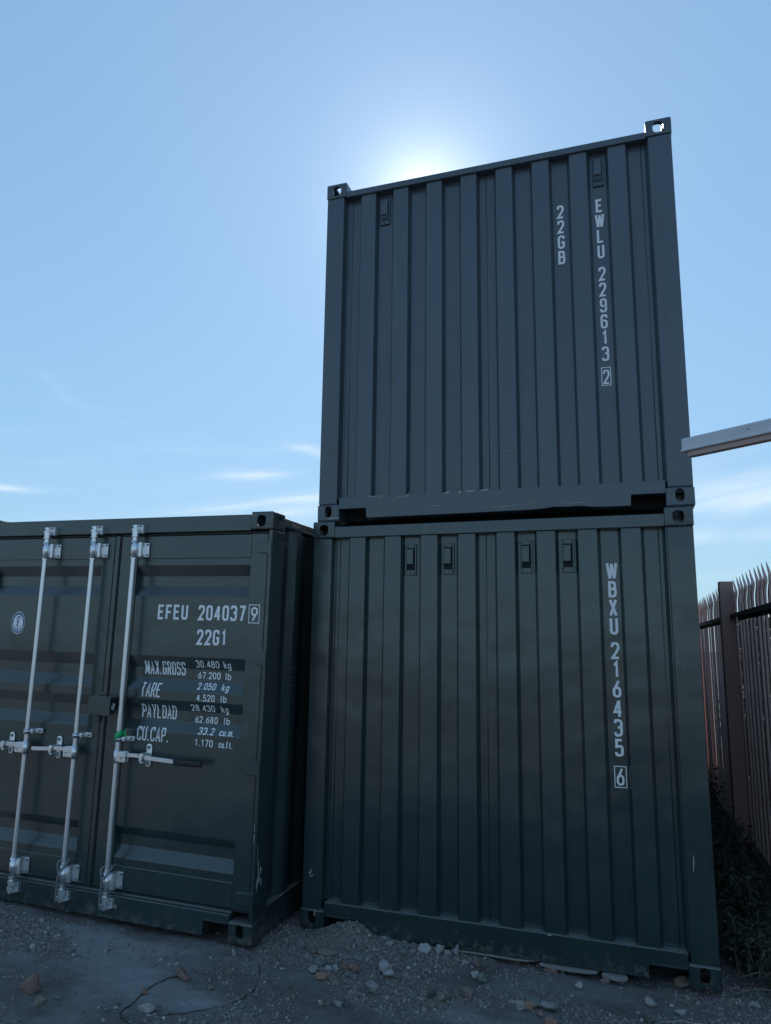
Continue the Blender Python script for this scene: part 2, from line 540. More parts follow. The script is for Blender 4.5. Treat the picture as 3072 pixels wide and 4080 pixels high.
def ground_base(x, y):
    x = np.asarray(x, dtype=float); y = np.asarray(y, dtype=float)
    z = -0.022 + 0.058 * sstep(-0.4, -2.4, x)
    z = z - 0.02 * sstep(1.2, 2.2, x) * sstep(-1.0, -0.2, y)
    z = z + 0.088 * np.exp(-((x - 0.33) / 0.17) ** 2 - ((y + 0.02) / 0.13) ** 2)
    z = z + 0.036 * np.exp(-((x - 0.66) / 0.34) ** 2 - ((y + 0.05) / 0.16) ** 2)
    z = z + 0.02 * np.exp(-((x + 0.1) / 0.3) ** 2 - ((y - 0.6) / 0.9) ** 2)
    z = z + 0.14 * sstep(2.5, 2.95, x) * sstep(0.2, 1.6, y)
    return z


def ground_z(x, y):
    z = float(ground_base(x, y))
    near = 1.0 if (abs(x) < 6 and -6 < y < 4) else 0.3
    z += near * (noise.fractal(Vector((x * 2.2, y * 2.2, 0.3)), 0.9, 2.1, 4) * 0.012
                 + noise.fractal(Vector((x * 11, y * 11, 5.3)), 0.7, 2.1, 4) * 0.0085)
    return z


def dust(x, y):
    d = 1.0 * math.exp(-((x + .80) / .55) ** 2 - ((y + 1.0 + .25 * x) / .26) ** 2) + .9 * math.exp(-((x + .95) / .8) ** 2 - ((y + .58 + .02 * x) / .10) ** 2)
    d += .9 * math.exp(-((x + .15) / .30) ** 2 - ((y + 1.02) / .12) ** 2) + .8 * math.exp(-((x - 2.45) / .35) ** 2 - ((y + .42) / .12) ** 2) + .5 * math.exp(-((x - 1.25) / .5) ** 2 - ((y + .68) / .08) ** 2)
    return max(0.0, min(1.0, d * 1.1 + noise.fractal(Vector((x * 3.1, y * 4.5, 9.0)), .8, 2.1, 4) * .45 - .08))


def axis_steps(lo, hi, fine, far):
    core = list(np.arange(lo, hi + 1e-6, fine))
    a, b, st = core[0], core[-1], fine
    left, right = [], []
    while a > -far or b < far:
        st *= 1.28
        if a > -far: a -= st; left.append(a)
        if b < far: b += st; right.append(b)
    return np.array(left[::-1] + core + right)


gx = axis_steps(-3.0, 3.4, 0.02, 500)
gy = axis_steps(-1.9, 1.6, 0.02, 500)
nx, ny = len(gx), len(gy)
verts = []
for yy in gy:
    for xx in gx:
        verts.append((xx, yy, ground_z(xx, yy)))
faces = [(j * nx + i, j * nx + i + 1, (j + 1) * nx + i + 1, (j + 1) * nx + i) for j in range(ny - 1) for i in range(nx - 1)]
me = bpy.data.meshes.new('ground')
me.from_pydata(verts, [], faces)
at_ = me.attributes.new('dust', 'FLOAT', 'POINT')
at_.data.foreach_set('value', [dust(v[0], v[1]) for v in verts])
tag(link('ground', me, GROUND, smooth=True), 'dusty grey brown ground strewn with gravel in front of the containers', None, kind='structure')

# ------------------------------------------------------------------ stroke lettering
RD = 0.5
G = {
    '0': [[(0, 0, RD), (0, 1, RD), (1, 1, RD), (1, 0, RD), 'c']],
    '1': [[(0.18, 0.80), (0.62, 1), (0.62, 0)]],
    '2': [[(0, 0.74), (0, 1, RD), (1, 1, RD), (1, 0.62, .3), (0, 0), (1.05, 0)]],
    '3': [[(0, .8), (0, 1, RD), (1, 1, RD), (1, .53, RD), (.42, .53)], [(.5, .53), (1, .53, RD), (1, 0, RD), (0, 0, RD), (0, .2)]],
    '4': [[(.76, -.06), (.76, 1.02)], [(.70, 1.0), (0, .26), (1.12, .26)]],
    '5': [[(.95, 1), (.08, 1), (.06, .56), (1, .62, RD), (1, 0, RD), (0, 0, RD), (0, .2)]],
    '6': [[(0, 0, RD), (0, .58, RD), (1, .58, RD), (1, 0, RD), 'c'], [(.82, 1.05), (.0, .36)]],
    'h6': [[(1, .78), (1, 1, RD), (0, 1, RD), (0, 0, RD), (1, 0, RD), (1, .56, RD), (.05, .56)]],
    '7': [[(0, 1), (1, 1), (.38, -.06)]],
    '8': [[(.05, .53, RD), (.05, 1, RD), (.95, 1, RD), (.95, .53, RD), 'c'], [(0, 0, RD), (0, .53, RD), (1, .53, RD), (1, 0, RD), 'c']],
    '9': [[(0, .42, RD), (0, 1, RD), (1, 1, RD), (1, .42, RD), 'c'], [(.18, -.05), (1, .62)]],
    'h9': [[(0, .22), (0, 0, RD), (1, 0, RD), (1, 1, RD), (0, 1, RD), (0, .44, RD), (.95, .44)]],
    'E': [[(1.05, 1), (0, 1), (0, 0), (1.05, 0)], [(0, .52), (.88, .52)]],
    'F': [[(1.05, 1), (0, 1), (0, -.06)], [(0, .50), (.88, .50)]],
    'U': [[(0, 1.06), (0, 0, RD), (1, 0, RD), (1, 1.06)]],
    'W': [[(-.05, 1.06), (.22, -.04)], [(.24, -.04), (.5, 1.02)], [(.5, 1.02), (.76, -.04)], [(.78, -.04), (1.05, 1.06)]],
    'L': [[(0, 1.06), (0, 0), (1.05, 0)]],
    'B': [[(.5, .53), (0, .53), (0, 1), (.93, 1, RD), (.93, .53, RD), (.4, .53)], [(0, .56), (0, 0), (1, 0, RD), (1, .53, RD), (.4, .53)]],
    'X': [[(0, 1.06), (1, -.06)], [(1, 1.06), (0, -.06)]],
    'G': [[(1, .76), (1, 1, RD), (0, 1, RD), (0, 0, RD), (1, 0, RD), (1, .46), (.52, .46)]],
    'M': [[(0, -.06), (0, 1.04)], [(.04, 1.02), (.5, .12)], [(.5, .12), (.96, 1.02)], [(1, 1.04), (1, -.06)]],
    'N': [[(0, -.06), (0, 1.04)], [(0, 1), (1, 0)], [(1, -.04), (1, 1.06)]],
    'H': [[(0, -.06), (0, 1.06)], [(1, -.06), (1, 1.06)], [(0, .5), (1, .5)]],
    'I': [[(.5, -.06), (.5, 1.06)]],
    'A': [[(-.05, -.06), (.5, 1.0), (1.05, -.06)], [(.16, .28), (.84, .28)]],
    'R': [[(0, -.06), (0, 1), (1, 1, RD), (1, .48, RD), (0, .48)], [(.5, .48), (1.05, -.06)]],
    'O': [[(0, 0, RD), (0, 1, RD), (1, 1, RD), (1, 0, RD), 'c']],
    'S': [[(1, .78), (1, 1, RD), (0, 1, RD), (0, .56, RD), (1, .46, RD), (1, 0, RD), (0, 0, RD), (0, .22)]],
    'T': [[(-.05, 1), (1.05, 1)], [(.5, 1), (.5, -.06)]],
    'P': [[(0, -.06), (0, 1), (1, 1, RD), (1, .45, RD), (0, .45)]],
    'Y': [[(-.02, 1.06), (.5, .42), (1.02, 1.06)], [(.5, .46), (.5, -.06)]],
    'D': [[(0, 0), (0, 1), (1, 1, RD), (1, 0, RD), 'c']],
    'C': [[(1, .76), (1, 1, RD), (0, 1, RD), (0, 0, RD), (1, 0, RD), (1, .24)]],
    '.': [[(.4, -.06), (.4, .08)]],
    ',': [[(.5, .06), (.3, -.12)]],
    'k': [[(0, -.06), (0, 1.06)], [(0, .25), (.9, .68)], [(.4, .42), (1, -.06)]],
    'g': [[(0, 0, RD), (0, .66, RD), (1, .66, RD), (1, 0, RD), 'c'], [(1, .72), (1, -.32, RD), (0, -.32, RD), (0, -.2)]],
    'l': [[(.4, -.06), (.4, 1.06)]],
    'b': [[(0, -.06), (0, 1.06)], [(0, 0, .3), (0, .66, .3), (1, .66, RD), (1, 0, RD), 'c']],
    'c': [[(1, .48), (1, .66, RD), (0, .66, RD), (0, 0, RD), (1, 0, RD), (1, .18)]],
    'u': [[(0, .7), (0, 0, RD), (1, 0, RD), (1, .7)], [(1, .1), (1, -.06)]],
    'm': [[(0, -.06), (0, .66), (.5, .66, .2), (.5, -.06)], [(.5, .6), (.5, .66), (1, .66, .2), (1, -.06)]],
    'f': [[(.35, -.06), (.35, 1, .3), (1, 1)], [(0, .64), (.9, .64)]],
    't': [[(.4, .9), (.4, 0, .3), (.95, 0)], [(0, .64), (.9, .64)]],
}


def strip(bm, pts, sw, closed, y):
    """constant-width flat ribbon in the xz plane with mitred joints"""
    P = [Vector(p) for p in pts]
    Q = [P[0]]
    for p in P[1:]:
        if (p - Q[-1]).length > 1e-5: Q.append(p)
    if closed and (Q[0] - Q[-1]).length < 1e-5: Q.pop()
    n = len(Q)
    L, Rr = [], []
    for i in range(n):
        a = Q[i - 1] if (i > 0 or closed) else None
        c = Q[(i + 1) % n] if (i < n - 1 or closed) else None
        d1 = (Q[i] - a).normalized() if a is not None else None
        d2 = (c - Q[i]).normalized() if c is not None else None
        if d1 is None: d1 = d2
        if d2 is None: d2 = d1
        n1 = Vector((-d1.y, d1.x)); n2 = Vector((-d2.y, d2.x))
        m = n1 + n2
        if m.length < 1e-4: m = n1
        m.normalize()
        k = min(1.0 / max(m.dot(n1), 0.25), 2.2)
        L.append(Q[i] + m * sw / 2 * k); Rr.append(Q[i] - m * sw / 2 * k)
    VL = [bm.verts.new((p.x, y, p.y)) for p in L]
    VR = [bm.verts.new((p.x, y, p.y)) for p in Rr]
    for i in range(n if closed else n - 1):
        j = (i + 1) % n
        bm.faces.new((VL[i], VR[i], VR[j], VL[j]))


_yoff = [0]


def glyph(bm, ch, x, z, w, h, sw, y, xf=None):
    """ch drawn inside x..x+w, z..z+h"""
    for path in G[ch]:
        closed = path[-1] == 'c'
        pp = path[:-1] if closed else path
        pts = [(x + sw / 2 + p[0] * (w - sw), z + sw / 2 + p[1] * (h - sw)) for p in pp]
        rr = [(p[2] * (w - sw) if len(p) > 2 else 0) for p in pp]
        pts = rounded(pts, rr, 5, closed)
        if xf: pts = [xf(*p) for p in pts]
        _yoff[0] = (_yoff[0] + 1) % 4
        strip(bm, pts, sw, closed, y - 0.00025 * _yoff[0])


def column(text, xc, tops, w, h, sw, y, parent, boxed=None, alt=False):
    bm = bmesh.new()
    for ch, t_ in zip(text, tops):
        ww = w * (1.3 if ch == 'W' else 1)
        c = ('h' + ch) if alt and ch in '69' else ch
        glyph(bm, c, xc - ww / 2, t_ - h, ww, h, sw, y)
    if boxed:
        x0, x1, z0, z1 = boxed
        strip(bm, [(x0, z0), (x0, z1), (x1, z1), (x1, z0)], 0.0048, True, y)
    me = bpy.data.meshes.new('lettering'); bm.to_mesh(me); bm.free()
    return link('lettering', me, WHITE, parent)


def row(text, x0, x1, z0, z1, sw, y, parent, drape=None, boxed=None, name='lettering'):
    adv = {'.': .55, ',': .5, ' ': .8, 'I': .5, 'l': .6, 'M': 1.15, 'W': 1.25, 'm': 1.3, '1': .9}
    tot = sum(adv.get(c, 1) for c in text)
    u = (x1 - x0) / (tot - 0.22)
    bm = bmesh.new()
    x = x0
    for ch in text:
        a = adv.get(ch, 1)
        if ch != ' ':
            glyph(bm, ch, x, z0, u * (a - 0.19), z1 - z0, min(sw, u * (a - .19) * .8), y)
        x += a * u
    if boxed:
        a0, a1, b0, b1 = boxed
        strip(bm, [(a0, b0), (a0, b1), (a1, b1), (a1, b0)], 0.0048, True, y)
    if drape:
        for zb in drape[0]:
            bmesh.ops.bisect_plane(bm, geom=bm.verts[:] + bm.edges[:] + bm.faces[:], dist=1e-6, plane_co=(0, 0, zb), plane_no=(0, 0, 1))
        for v in bm.verts:
            v.co.y = v.co.y - y + drape[1](v.co.z) - 0.0018
    me = bpy.data.meshes.new(name); bm.to_mesh(me); bm.free()
    return link(name, me, WHITE, parent)


# ------------------------------------------------------------------ containers
CW, CL, CH = 2.438, 6.058, 2.591


def stadium(bm, c, ax, hw, hh, depth, r, n=6):
    """rounded-rectangle prism through axis ax"""
    pts = []
    for (sx, sy, a0) in ((1, 1, 0), (-1, 1, 90), (-1, -1, 180), (1, -1, 270)):
        for k in range(n + 1):
            a = R(a0 + 90 * k / n)
            pts.append((sx * (hw - r) + math.cos(a) * r, sy * (hh - r) + math.sin(a) * r))
    def co(u, v, w):
        return Vector(c) + Vector({'x': (w, u, v), 'y': (u, w, v), 'z': (u, v, w)}[ax])
    A = [bm.verts.new(co(u, v, -depth)) for u, v in pts]
    B = [bm.verts.new(co(u, v, depth)) for u, v in pts]
    fs = [bm.faces.new(A), bm.faces.new(B[::-1])]
    for i in range(len(pts)):
        fs.append(bm.faces.new((A[i], B[i], B[(i + 1) % len(pts)], A[(i + 1) % len(pts)])))
    bmesh.ops.recalc_face_normals(bm, faces=fs)


def casting_mesh(top):
    """corner casting, left/front corner at the origin, z up from its base"""
    a = MB().box(0, .162, 0, .178, 0, .118, 0.011, 3).done('tmp_a', None)
    cutters = []
    z0, z1 = (.022, .10) if top else (.018, .096)
    b = MB().box(.020, .145, .020, .160, z0 - (0 if top else 0), z1).done('tmp_b', None); cutters.append(b)
    bm = bmesh.new()
    hw, hh, zc, xc = (.0318, .0385, .0565, .084) if top else (.0255, .040, .068, .083)
    stadium(bm, (xc, 0, zc), 'y', hw, hh, .05, min(hw - .001, .026)); me_ = bpy.data.meshes.new('t'); bm.to_mesh(me_); bm.free(); cutters.append(link('tmp_c', me_, None))
    bm = bmesh.new()
    stadium(bm, (0, .10, zc), 'x', hw * .85, hh * .95, .05, hw * .84); me_ = bpy.data.meshes.new('t'); bm.to_mesh(me_); bm.free(); cutters.append(link('tmp_d', me_, None))
    bm = bmesh.new()
    stadium(bm, (.089, .098, .118 if top else 0), 'z', .0318, .062, .05, .03); me_ = bpy.data.meshes.new('t'); bm.to_mesh(me_); bm.free(); cutters.append(link('tmp_e', me_, None))
    for c in cutters:
        m = a.modifiers.new('b', 'BOOLEAN'); m.operation = 'DIFFERENCE'; m.solver = 'EXACT'; m.object = c
    dg = bpy.context.evaluated_depsgraph_get()
    me_ = bpy.data.meshes.new_from_object(a.evaluated_get(dg))
    me_.name = 'corner_casting'
    me_.materials.clear()
    for o in [a] + cutters: bpy.data.objects.remove(o)
    return me_


CAST_TOP, CAST_BOT = casting_mesh(True), casting_mesh(False)


def end_profile(offs=0.131):
    P = [(0.12, .020)]
    per = 0.2513
    for k in range(9):
        xp = offs + per * k
        P += [(xp, .020), (xp + .0175, .065), (xp + .1215, .065), (xp + .139, .020)]
    P[0] = (0.10, .020)
    P.append((2.34, .020))
    return rounded(P, 0.006, 3)


def side_profile(x_out, sgn):
    P = [(x_out - sgn * .038, .18)]
    y = .34
    P = [(x_out - sgn * .042, .17)]
    while y + .278 < CL - .25:
        P += [(x_out - sgn * .042, y), (x_out - sgn * .006, y + .068), (x_out - sgn * .006, y + .138), (x_out - sgn * .042, y + .206)]
        y += .278
    P.append((x_out - sgn * .042, CL - .17))
    return rounded(P, 0.01, 2)


def casting(root, paintm, top, cx, cy, tag_=None):
    me0 = (CAST_TOP if top else CAST_BOT)
    key = 'corner_casting_' + paintm.name + str(top)
    me_ = bpy.data.meshes.get(key)
    if me_ is None:
        me_ = me0.copy(); me_.name = key; me_.materials.append(paintm)
    o = link('corner_casting', me_, paintm, root)
    o.location = (0 if cx == 0 else CW, 0 if cy == 0 else CL, CH - .118 if top else 0)
    o.scale = (1 if cx == 0 else -1, 1 if cy == 0 else -1, 1)
    return o


def shell(root, P, doors=False, rail_top=2.553, rail_bot=2.474, dent=False):
    """what every container has: castings, posts, rails, side walls, roof, floor"""
    for top in (0, 1):
        for cx in (0, 1):
            for cy in (0, 1):
                casting(root, P, top, cx, cy)
    for cx in (0, 1):
        x0, x1 = (.005, .142) if cx == 0 else (CW - .150, CW - .005)
        if doors: x0, x1 = (.004, .030) if cx == 0 else (CW - .030, CW - .004)
        MB().box(x0, x1, .006, .175 if not doors else .185, .118, CH - .118, .009, 3).done('corner_post', P, root, wn=True)
        MB().box(*((.005, .142) if cx == 0 else (CW - .142, CW - .005)), CL - .175, CL - .006, .118, CH - .118, .006, 2).done('corner_post', P, root)
        xs = (.008, .068) if cx == 0 else (CW - .068, CW - .008)
        MB().box(*xs, .178, CL - .178, CH - .080, CH - .018, .006, 2).done('top_side_rail', P, root)
        xs = (.008, .055) if cx == 0 else (CW - .055, CW - .008)
        m = MB().box(*xs, .178, CL - .178, .012, .165, .005, 2)
        m.done('bottom_side_rail', P, root)
        sg = -1 if cx == 0 else 1
        MB().sheet(side_profile(0.012 if cx == 0 else CW - .012, sg), 'z', .160, CH - .078).done('side_panel', P, root, wn=True)
    # roof with its shallow cross corrugations
    pr = [(.17, CH - .045)]
    y = .3
    while y < CL - .4:
        pr += [(y, CH - .045), (y + .02, CH - .026), (y + .13, CH - .026), (y + .15, CH - .045)]
        y += .21
    pr.append((CL - .17, CH - .045))
    MB().sheet(pr, 'x', .05, CW - .05).done('roof', P, root)
    m = MB().box(.03, CW - .03, .10, CL - .1, .135, .158)
    y = .35
    while y < CL - .3:
        m.box(.05, CW - .05, y, y + .045, .018, .135); y += .31
    m.done('floor', DARKIN, root)
    MB().box(.142, CW - .142, CL - .07, CL - .015, .02, CH - .03, .004).done('rear_wall', P, root)


def sill_poly(x0, x1, zb, zt, f0, f1, fz, wav=None):
    """front rail outline with the two notches beside the castings"""
    P = [(x0, zt), (x0, fz[0]), (f0, fz[0]), (f0 + .004, zb)]
    if wav: P += wav
    P += [(f1 - .004, zb), (f1, fz[1]), (x1, fz[1]), (x1, zt)]
    return P


def front_end(root, P, rail_bot, rail_top, offs, seams, dent=None):
    MB().sheet(end_profile(offs), 'z', .150, rail_bot + .01).done('front_panel', P, root, wn=True)
    m = MB()
    for x in seams:
        m.cyl((x, .0655, .17), (x, .0655, rail_bot), .0032, 8)
        m.done('weld_seam', P, root, smooth=True); m = MB()
    MB().box(.160, CW - .160, .004, .082, rail_bot, rail_top, .006, 3).done('top_end_rail', P, root, wn=True)
    MB().prism(sill_poly(.160, CW - .160, .015, .165, .358, 2.080, (.083, .083), dent), 'y', .005, .088, .004, 2).done('bottom_end_rail', P, root, wn=True)
    # reinforcing lip round each notch
    for x0, x1 in ((.170, .350), (2.088, 2.266)):
        MB().box(x0, x1, .001, .0049, .0835, .093, .0015, 1).done('notch_lip', P, root)
    MB().box(.165, CW - .165, .16, .19, .02, .134).done('cross_member', DARKIN, root)


def vent(root, P, x, mesh_kind):
    z0, z1, w = 2.216, 2.424, .076
    y = .063
    xa, xb = x - w / 2, x + w / 2
    m = MB()
    m.box(xa, xa + .008, y - .010, y, z0, z1, .002, 1).box(xb - .012, xb, y - .010, y, z0, z1, .002, 1)
    m.box(xa + .008, xb - .012, y - .0098, y, z0, z0 + .034, .002, 1).box(xa + .008, xb - .012, y - .0098, y, z1 - .030, z1, .002, 1)
    v = m.done('vent', P, root)
    m = MB().box(xa + .008, xb - .012, y - .003, y - .001, z0 + .034, z1 - .030)
    m.done('vent_opening_shade', DARKIN, v)  # dark plate painted as the shade inside the vent
    if mesh_kind:
        MB().box(xa + .010, xb - .014, y - .024, y - .004, z0 + .075, z1 - .022, .006, 2).done('vent_hood', P, v)
        m = MB()
        for i in range(6):
            xx = xa + .011 + i * .0095
            m.box(xx, xx + .0045, y - .014, y - .010, z0 + .034, z0 + .078)
        for i in range(5):
            zz = z0 + .037 + i * .009
            m.box(xa + .010, xb - .014, y - .0165, y - .0142, zz, zz + .0045)
        m.done('vent_grille', P, v)
    else:
        MB().box(xa + .0085, xb - .021, y - .019, y - .003, z0 + .068, z1 - .036, .004, 2).done('vent_hood', P, v)
    for (bx, bz) in ((x - .024, z1 - .014), (x + .018, z1 - .014), (x - .003, z0 + .015)):
        MB().cyl((bx, y - .009, bz), (bx, y - .016, bz), .0055, 8).done('rivet', P, v)
    return v


def flecks(root, items, mat_, name='scuff_marks'):
    """irregular bare patches: items of (x, z, length, height, y, angle)"""
    bm = bmesh.new()
    rnd = random.Random(5)
    for (x, z, ln, ht, y, ang) in items:
        n = max(4, int(ln / .012))
        top, bot = [], []
        for i in range(n + 1):
            f = i / n
            env = math.sin(math.pi * min(max(f, .03), .97)) ** .6
            u = (f - .5) * ln
            a = ht * env * rnd.uniform(.15, .6); b = -ht * env * rnd.uniform(.15, .6)
            c, s_ = math.cos(ang), math.sin(ang)
            top.append(bm.verts.new((x + u * c - a * s_, y, z + u * s_ + a * c)))
            bot.append(bm.verts.new((x + u * c - b * s_, y, z + u * s_ + b * c)))
        for i in range(n):
            if rnd.random() < .88:
                bm.faces.new((bot[i], bot[i + 1], top[i + 1], top[i]))
    me_ = bpy.data.meshes.new(name); bm.to_mesh(me_); bm.free()
    o = link(name, me_, mat_, root)
    o['kind'] = 'stuff'
    return o


def pose(x, y, z, yaw, rx, ry):
    return Matrix.Translation((x, y, z)) @ Matrix.Rotation(yaw, 4, 'Z') @ Matrix.Rotation(rx, 4, 'X') @ Matrix.Rotation(ry, 4, 'Y')


# --- lower right container
B = empty('shipping_container', pose(0, 0, 0, 0, 0, 0))
tag(B, 'dark green shipping container at the bottom of the stack, lettered WBXU 216435 6', 'shipping container')
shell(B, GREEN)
front_end(B, GREEN, 2.474, 2.553, .131, (.186, 1.200, 2.241))
for x in (.697, .952, 1.458, 1.713): vent(B, GREEN, x, False)
column('WBXU', 1.966, [2.271 - .1103 * i for i in range(4)], .048, .099, .0155, .0635, B)
column('216435', 1.968, [1.797 - .1106 * i for i in range(6)], .048, .099, .0145, .0635, B)
column('6', 1.968, [1.079], .042, .094, .0115, .0635, B, boxed=(1.937, 2.001, .975, 1.090))
flecks(B, [(.06, .33, .05, .012, .0055, 1.2), (.07, .31, .03, .01, .0055, .4), (2.33, .62, .09, .006, .0055, 1.5), (2.31, 1.72, .10, .004, .0055, 1.55), (2.34, 1.66, .05, .003, .0055, 1.5),
           (1.55, .16, .03, .01, .004, .1), (.10, .09, .05, .008, -.0006, 1.4)], SCRATCH)

# --- upper right container
A = empty('shipping_container', pose(.0176, .0257, 2.5948, .0038, .0042, -.0013))
tag(A, 'blue green shipping container on top of the stack, lettered 22GB and EWLU 229613 2', 'shipping container')
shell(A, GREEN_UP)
dent = [(.7, .015), (1.1, .016), (1.45, .018), (1.55, .022), (1.62, .030), (1.70, .027), (1.78, .028), (1.86, .018), (1.95, .016)]
front_end(A, GREEN_UP, 2.466, 2.514, .137, (.196, 1.205, 2.243), dent)
for x in (.452, 1.966): vent(A, GREEN_UP, x, True)
column('EWLU', 1.965, [2.124 - .1112 * i for i in range(4)], .044, .096, .0145, .0635, A)
column('229613', 1.966, [1.633 - .1112 * i for i in range(6)], .044, .098, .0135, .0635, A, alt=True)
column('2', 1.965, [.920], .040, .096, .0115, .0635, A, boxed=(1.937, 1.992, .815, .935))
column('22GB', 1.712, [2.128 - .1118 * i for i in range(4)], .046, .098, .0145, .0635, A, alt=True)
flecks(A, [(.42, .162, .16, .008, .0035, .02), (.47, .154, .05, .01, .0035, .5), (.62, .150, .12, .006, .0035, .12), (.66, .163, .06, .006, .0035, .7),
           (.80, .161, .04, .006, .0035, 0), (.93, .160, .035, .02, .0035, .1), (1.02, .158, .03, .015, .0035, .2), (1.09, .161, .06, .012, .0035, 0), (1.18, .162, .08, .012, .0035, .05),
           (.85, .075, .12, .004, .0035, .02), (1.35, .052, .3, .004, .0035, .05), (1.75, .05, .18, .003, .0035, .03), (.12, .022, .1, .01, -.0012, .0)], SCRATCH)
flecks(A, [(.54, .98, .05, .010, .0185, 1.5), (.55, 1.02, .03, .008, .0185, 1.4), (.76, .95, .02, .006, .0185, .9), (.985, .80, .14, .004, .0185, 1.55), (1.02, .52, .05, .004, .0185, 1.5),
           (1.26, .46, .03, .012, .0185, .2), (1.32, .44, .025, .012, .0185, 1.2), (1.35, .40, .05, .006, .0185, 0), (.08, .52, .05, .01, .0055, .1), (.10, .50, .03, .012, .0055, .7),
           (2.315, 1.95, .34, .005, .0055, 1.57), (2.33, 1.20, .30, .006, .0055, 1.57), (2.36, 1.0, .1, .004, .0055, 1.57)], RUST)

# --- left container, door end
C = empty('shipping_container', pose(-2.5597, -.407, .0422, .0033, .0088, .0139))
tag(C, 'dark green shipping container showing its doors with galvanised locking bars, lettered EFEU 204037 9', 'shipping container')
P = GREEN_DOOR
shell(C, P, doors=True)
MB().box(.160, CW - .160, .003, .10, 2.466, 2.574, .006, 3).done('door_header', P, C, wn=True)
MB().box(.03, CW - .03, .034, .10, 2.452, 2.4655).done('header_recess', DARKIN, C)
MB().prism(sill_poly(.160, CW - .160, .012, .150, .335, 2.104, (.098, .098)), 'y', .004, .10, .004, 2).done('door_sill', P, C, wn=True)
MB().prism([(.014, .1505), (.010, .160), (.016, .168), (.05, .1685), (.05, .1505)], 'x', .150, CW - .150, .002, 1).done('sill_lip', P, C)
for x0, x1 in ((2.106, 2.266), (.172, .333)):
    MB().box(x0, x1, .0005, .0039, .0985, .107, .0012, 1).done('notch_lip', P, C)
MB().box(.165, CW - .165, .16, .19, .02, .134).done('cross_member', DARKIN, C)
MB().box(.03, CW - .03, .075, .09, .16, 2.46).done('door_backing', DARKIN, C)

YP, YR = .030, .066
GR = [(2.245, 2.177, 2.105, 2.037), (1.645, 1.570, 1.495, 1.427), (1.364, 1.301, 1.230, 1.167), (.560, .506, .440, .372)]
breaks = sorted(z for g in GR for z in g)


def door_y(z):
    for a, b, c, d in GR:
        if a >= z >= d:
            if z > b: return YP + (YR - YP) * (a - z) / (a - b)
            if z < c: return YP + (YR - YP) * (z - d) / (c - d)
            return YR
    return YP


prof = [(YP, .30)]
for a, b, c, d in GR[::-1]:
    prof += [(YP, d), (YR, c), (YR, b), (YP, a)]
prof.append((YP, 2.31))
prof = rounded(prof, .016, 3)


def leaf(x0, x1, cx0, cx1, pins):
    d = MB().sheet(prof, 'x', cx0 - .004, cx1 + .004, 1).done('door', P, C, wn=True)
    m = MB()
    m.box(x0, cx0, .022, .070, .178, 2.448, .004, 2)
    m.box(cx1, x1, .022, .070, .178, 2.448, .004, 2)
    m.box(cx0 + .0005, cx1 - .0005, .0215, .070, .181, .324, .003, 2)
    m.box(cx0 + .0005, cx1 - .0005, .0215, .070, 2.292, 2.445, .003, 2)
    m.done('door_frame', P, d, wn=True)
    g = MB()
    g.box(x0 - .010, x0 - .0005, .016, .040, .172, 2.455, .003, 1)
    g.box(x1 + .0005, x1 + .010, .016, .040, .172, 2.455, .003, 1)
    g.box(x0, x1, .020, .040, 2.4485, 2.462, .002, 1)
    g.box(x0, x1, .020, .040, .1685, .1775, .002, 1)
    g.done('door_gasket', RUBBER, d)
    for hz in (2.355, 1.655, .990, .245):
        h = MB()
        if pins > 0:
            h.prism([(2.428, hz - .040), (2.428, hz + .040), (2.345, hz + .038), (2.310, hz + .030), (2.304, hz - .018), (2.335, hz - .034)], 'y', .006, .0208, .003, 1)
            h.cyl((2.424, .003, hz - .045), (2.424, .003, hz + .045), .0145, 12)
            h.cyl((2.424, .003, hz + .045), (2.424, .003, hz + .052), .008, 10)
            h.cyl((2.424, .003, hz - .052), (2.424, .003, hz - .045), .008, 10)
        else:
            h.prism([(.010, hz - .040), (.010, hz + .040), (.093, hz + .038), (.128, hz + .030), (.134, hz - .018), (.103, hz - .034)], 'y', .006, .0208, .003, 1)
            h.cyl((.014, .003, hz - .045), (.014, .003, hz + .045), .0145, 12)
        h.done('hinge', P, d)
    return d


DL = leaf(.040, 1.206, .150, 1.108, -1)
DR = leaf(1.262, 2.398, 1.400, 2.280, 1)
# overlap strip with its rubber lip between the leaves
MB().box(1.2175, 1.2500, .0145, .060, .175, 2.452, .004, 2).done('overlap_strip', P, DR, wn=True)


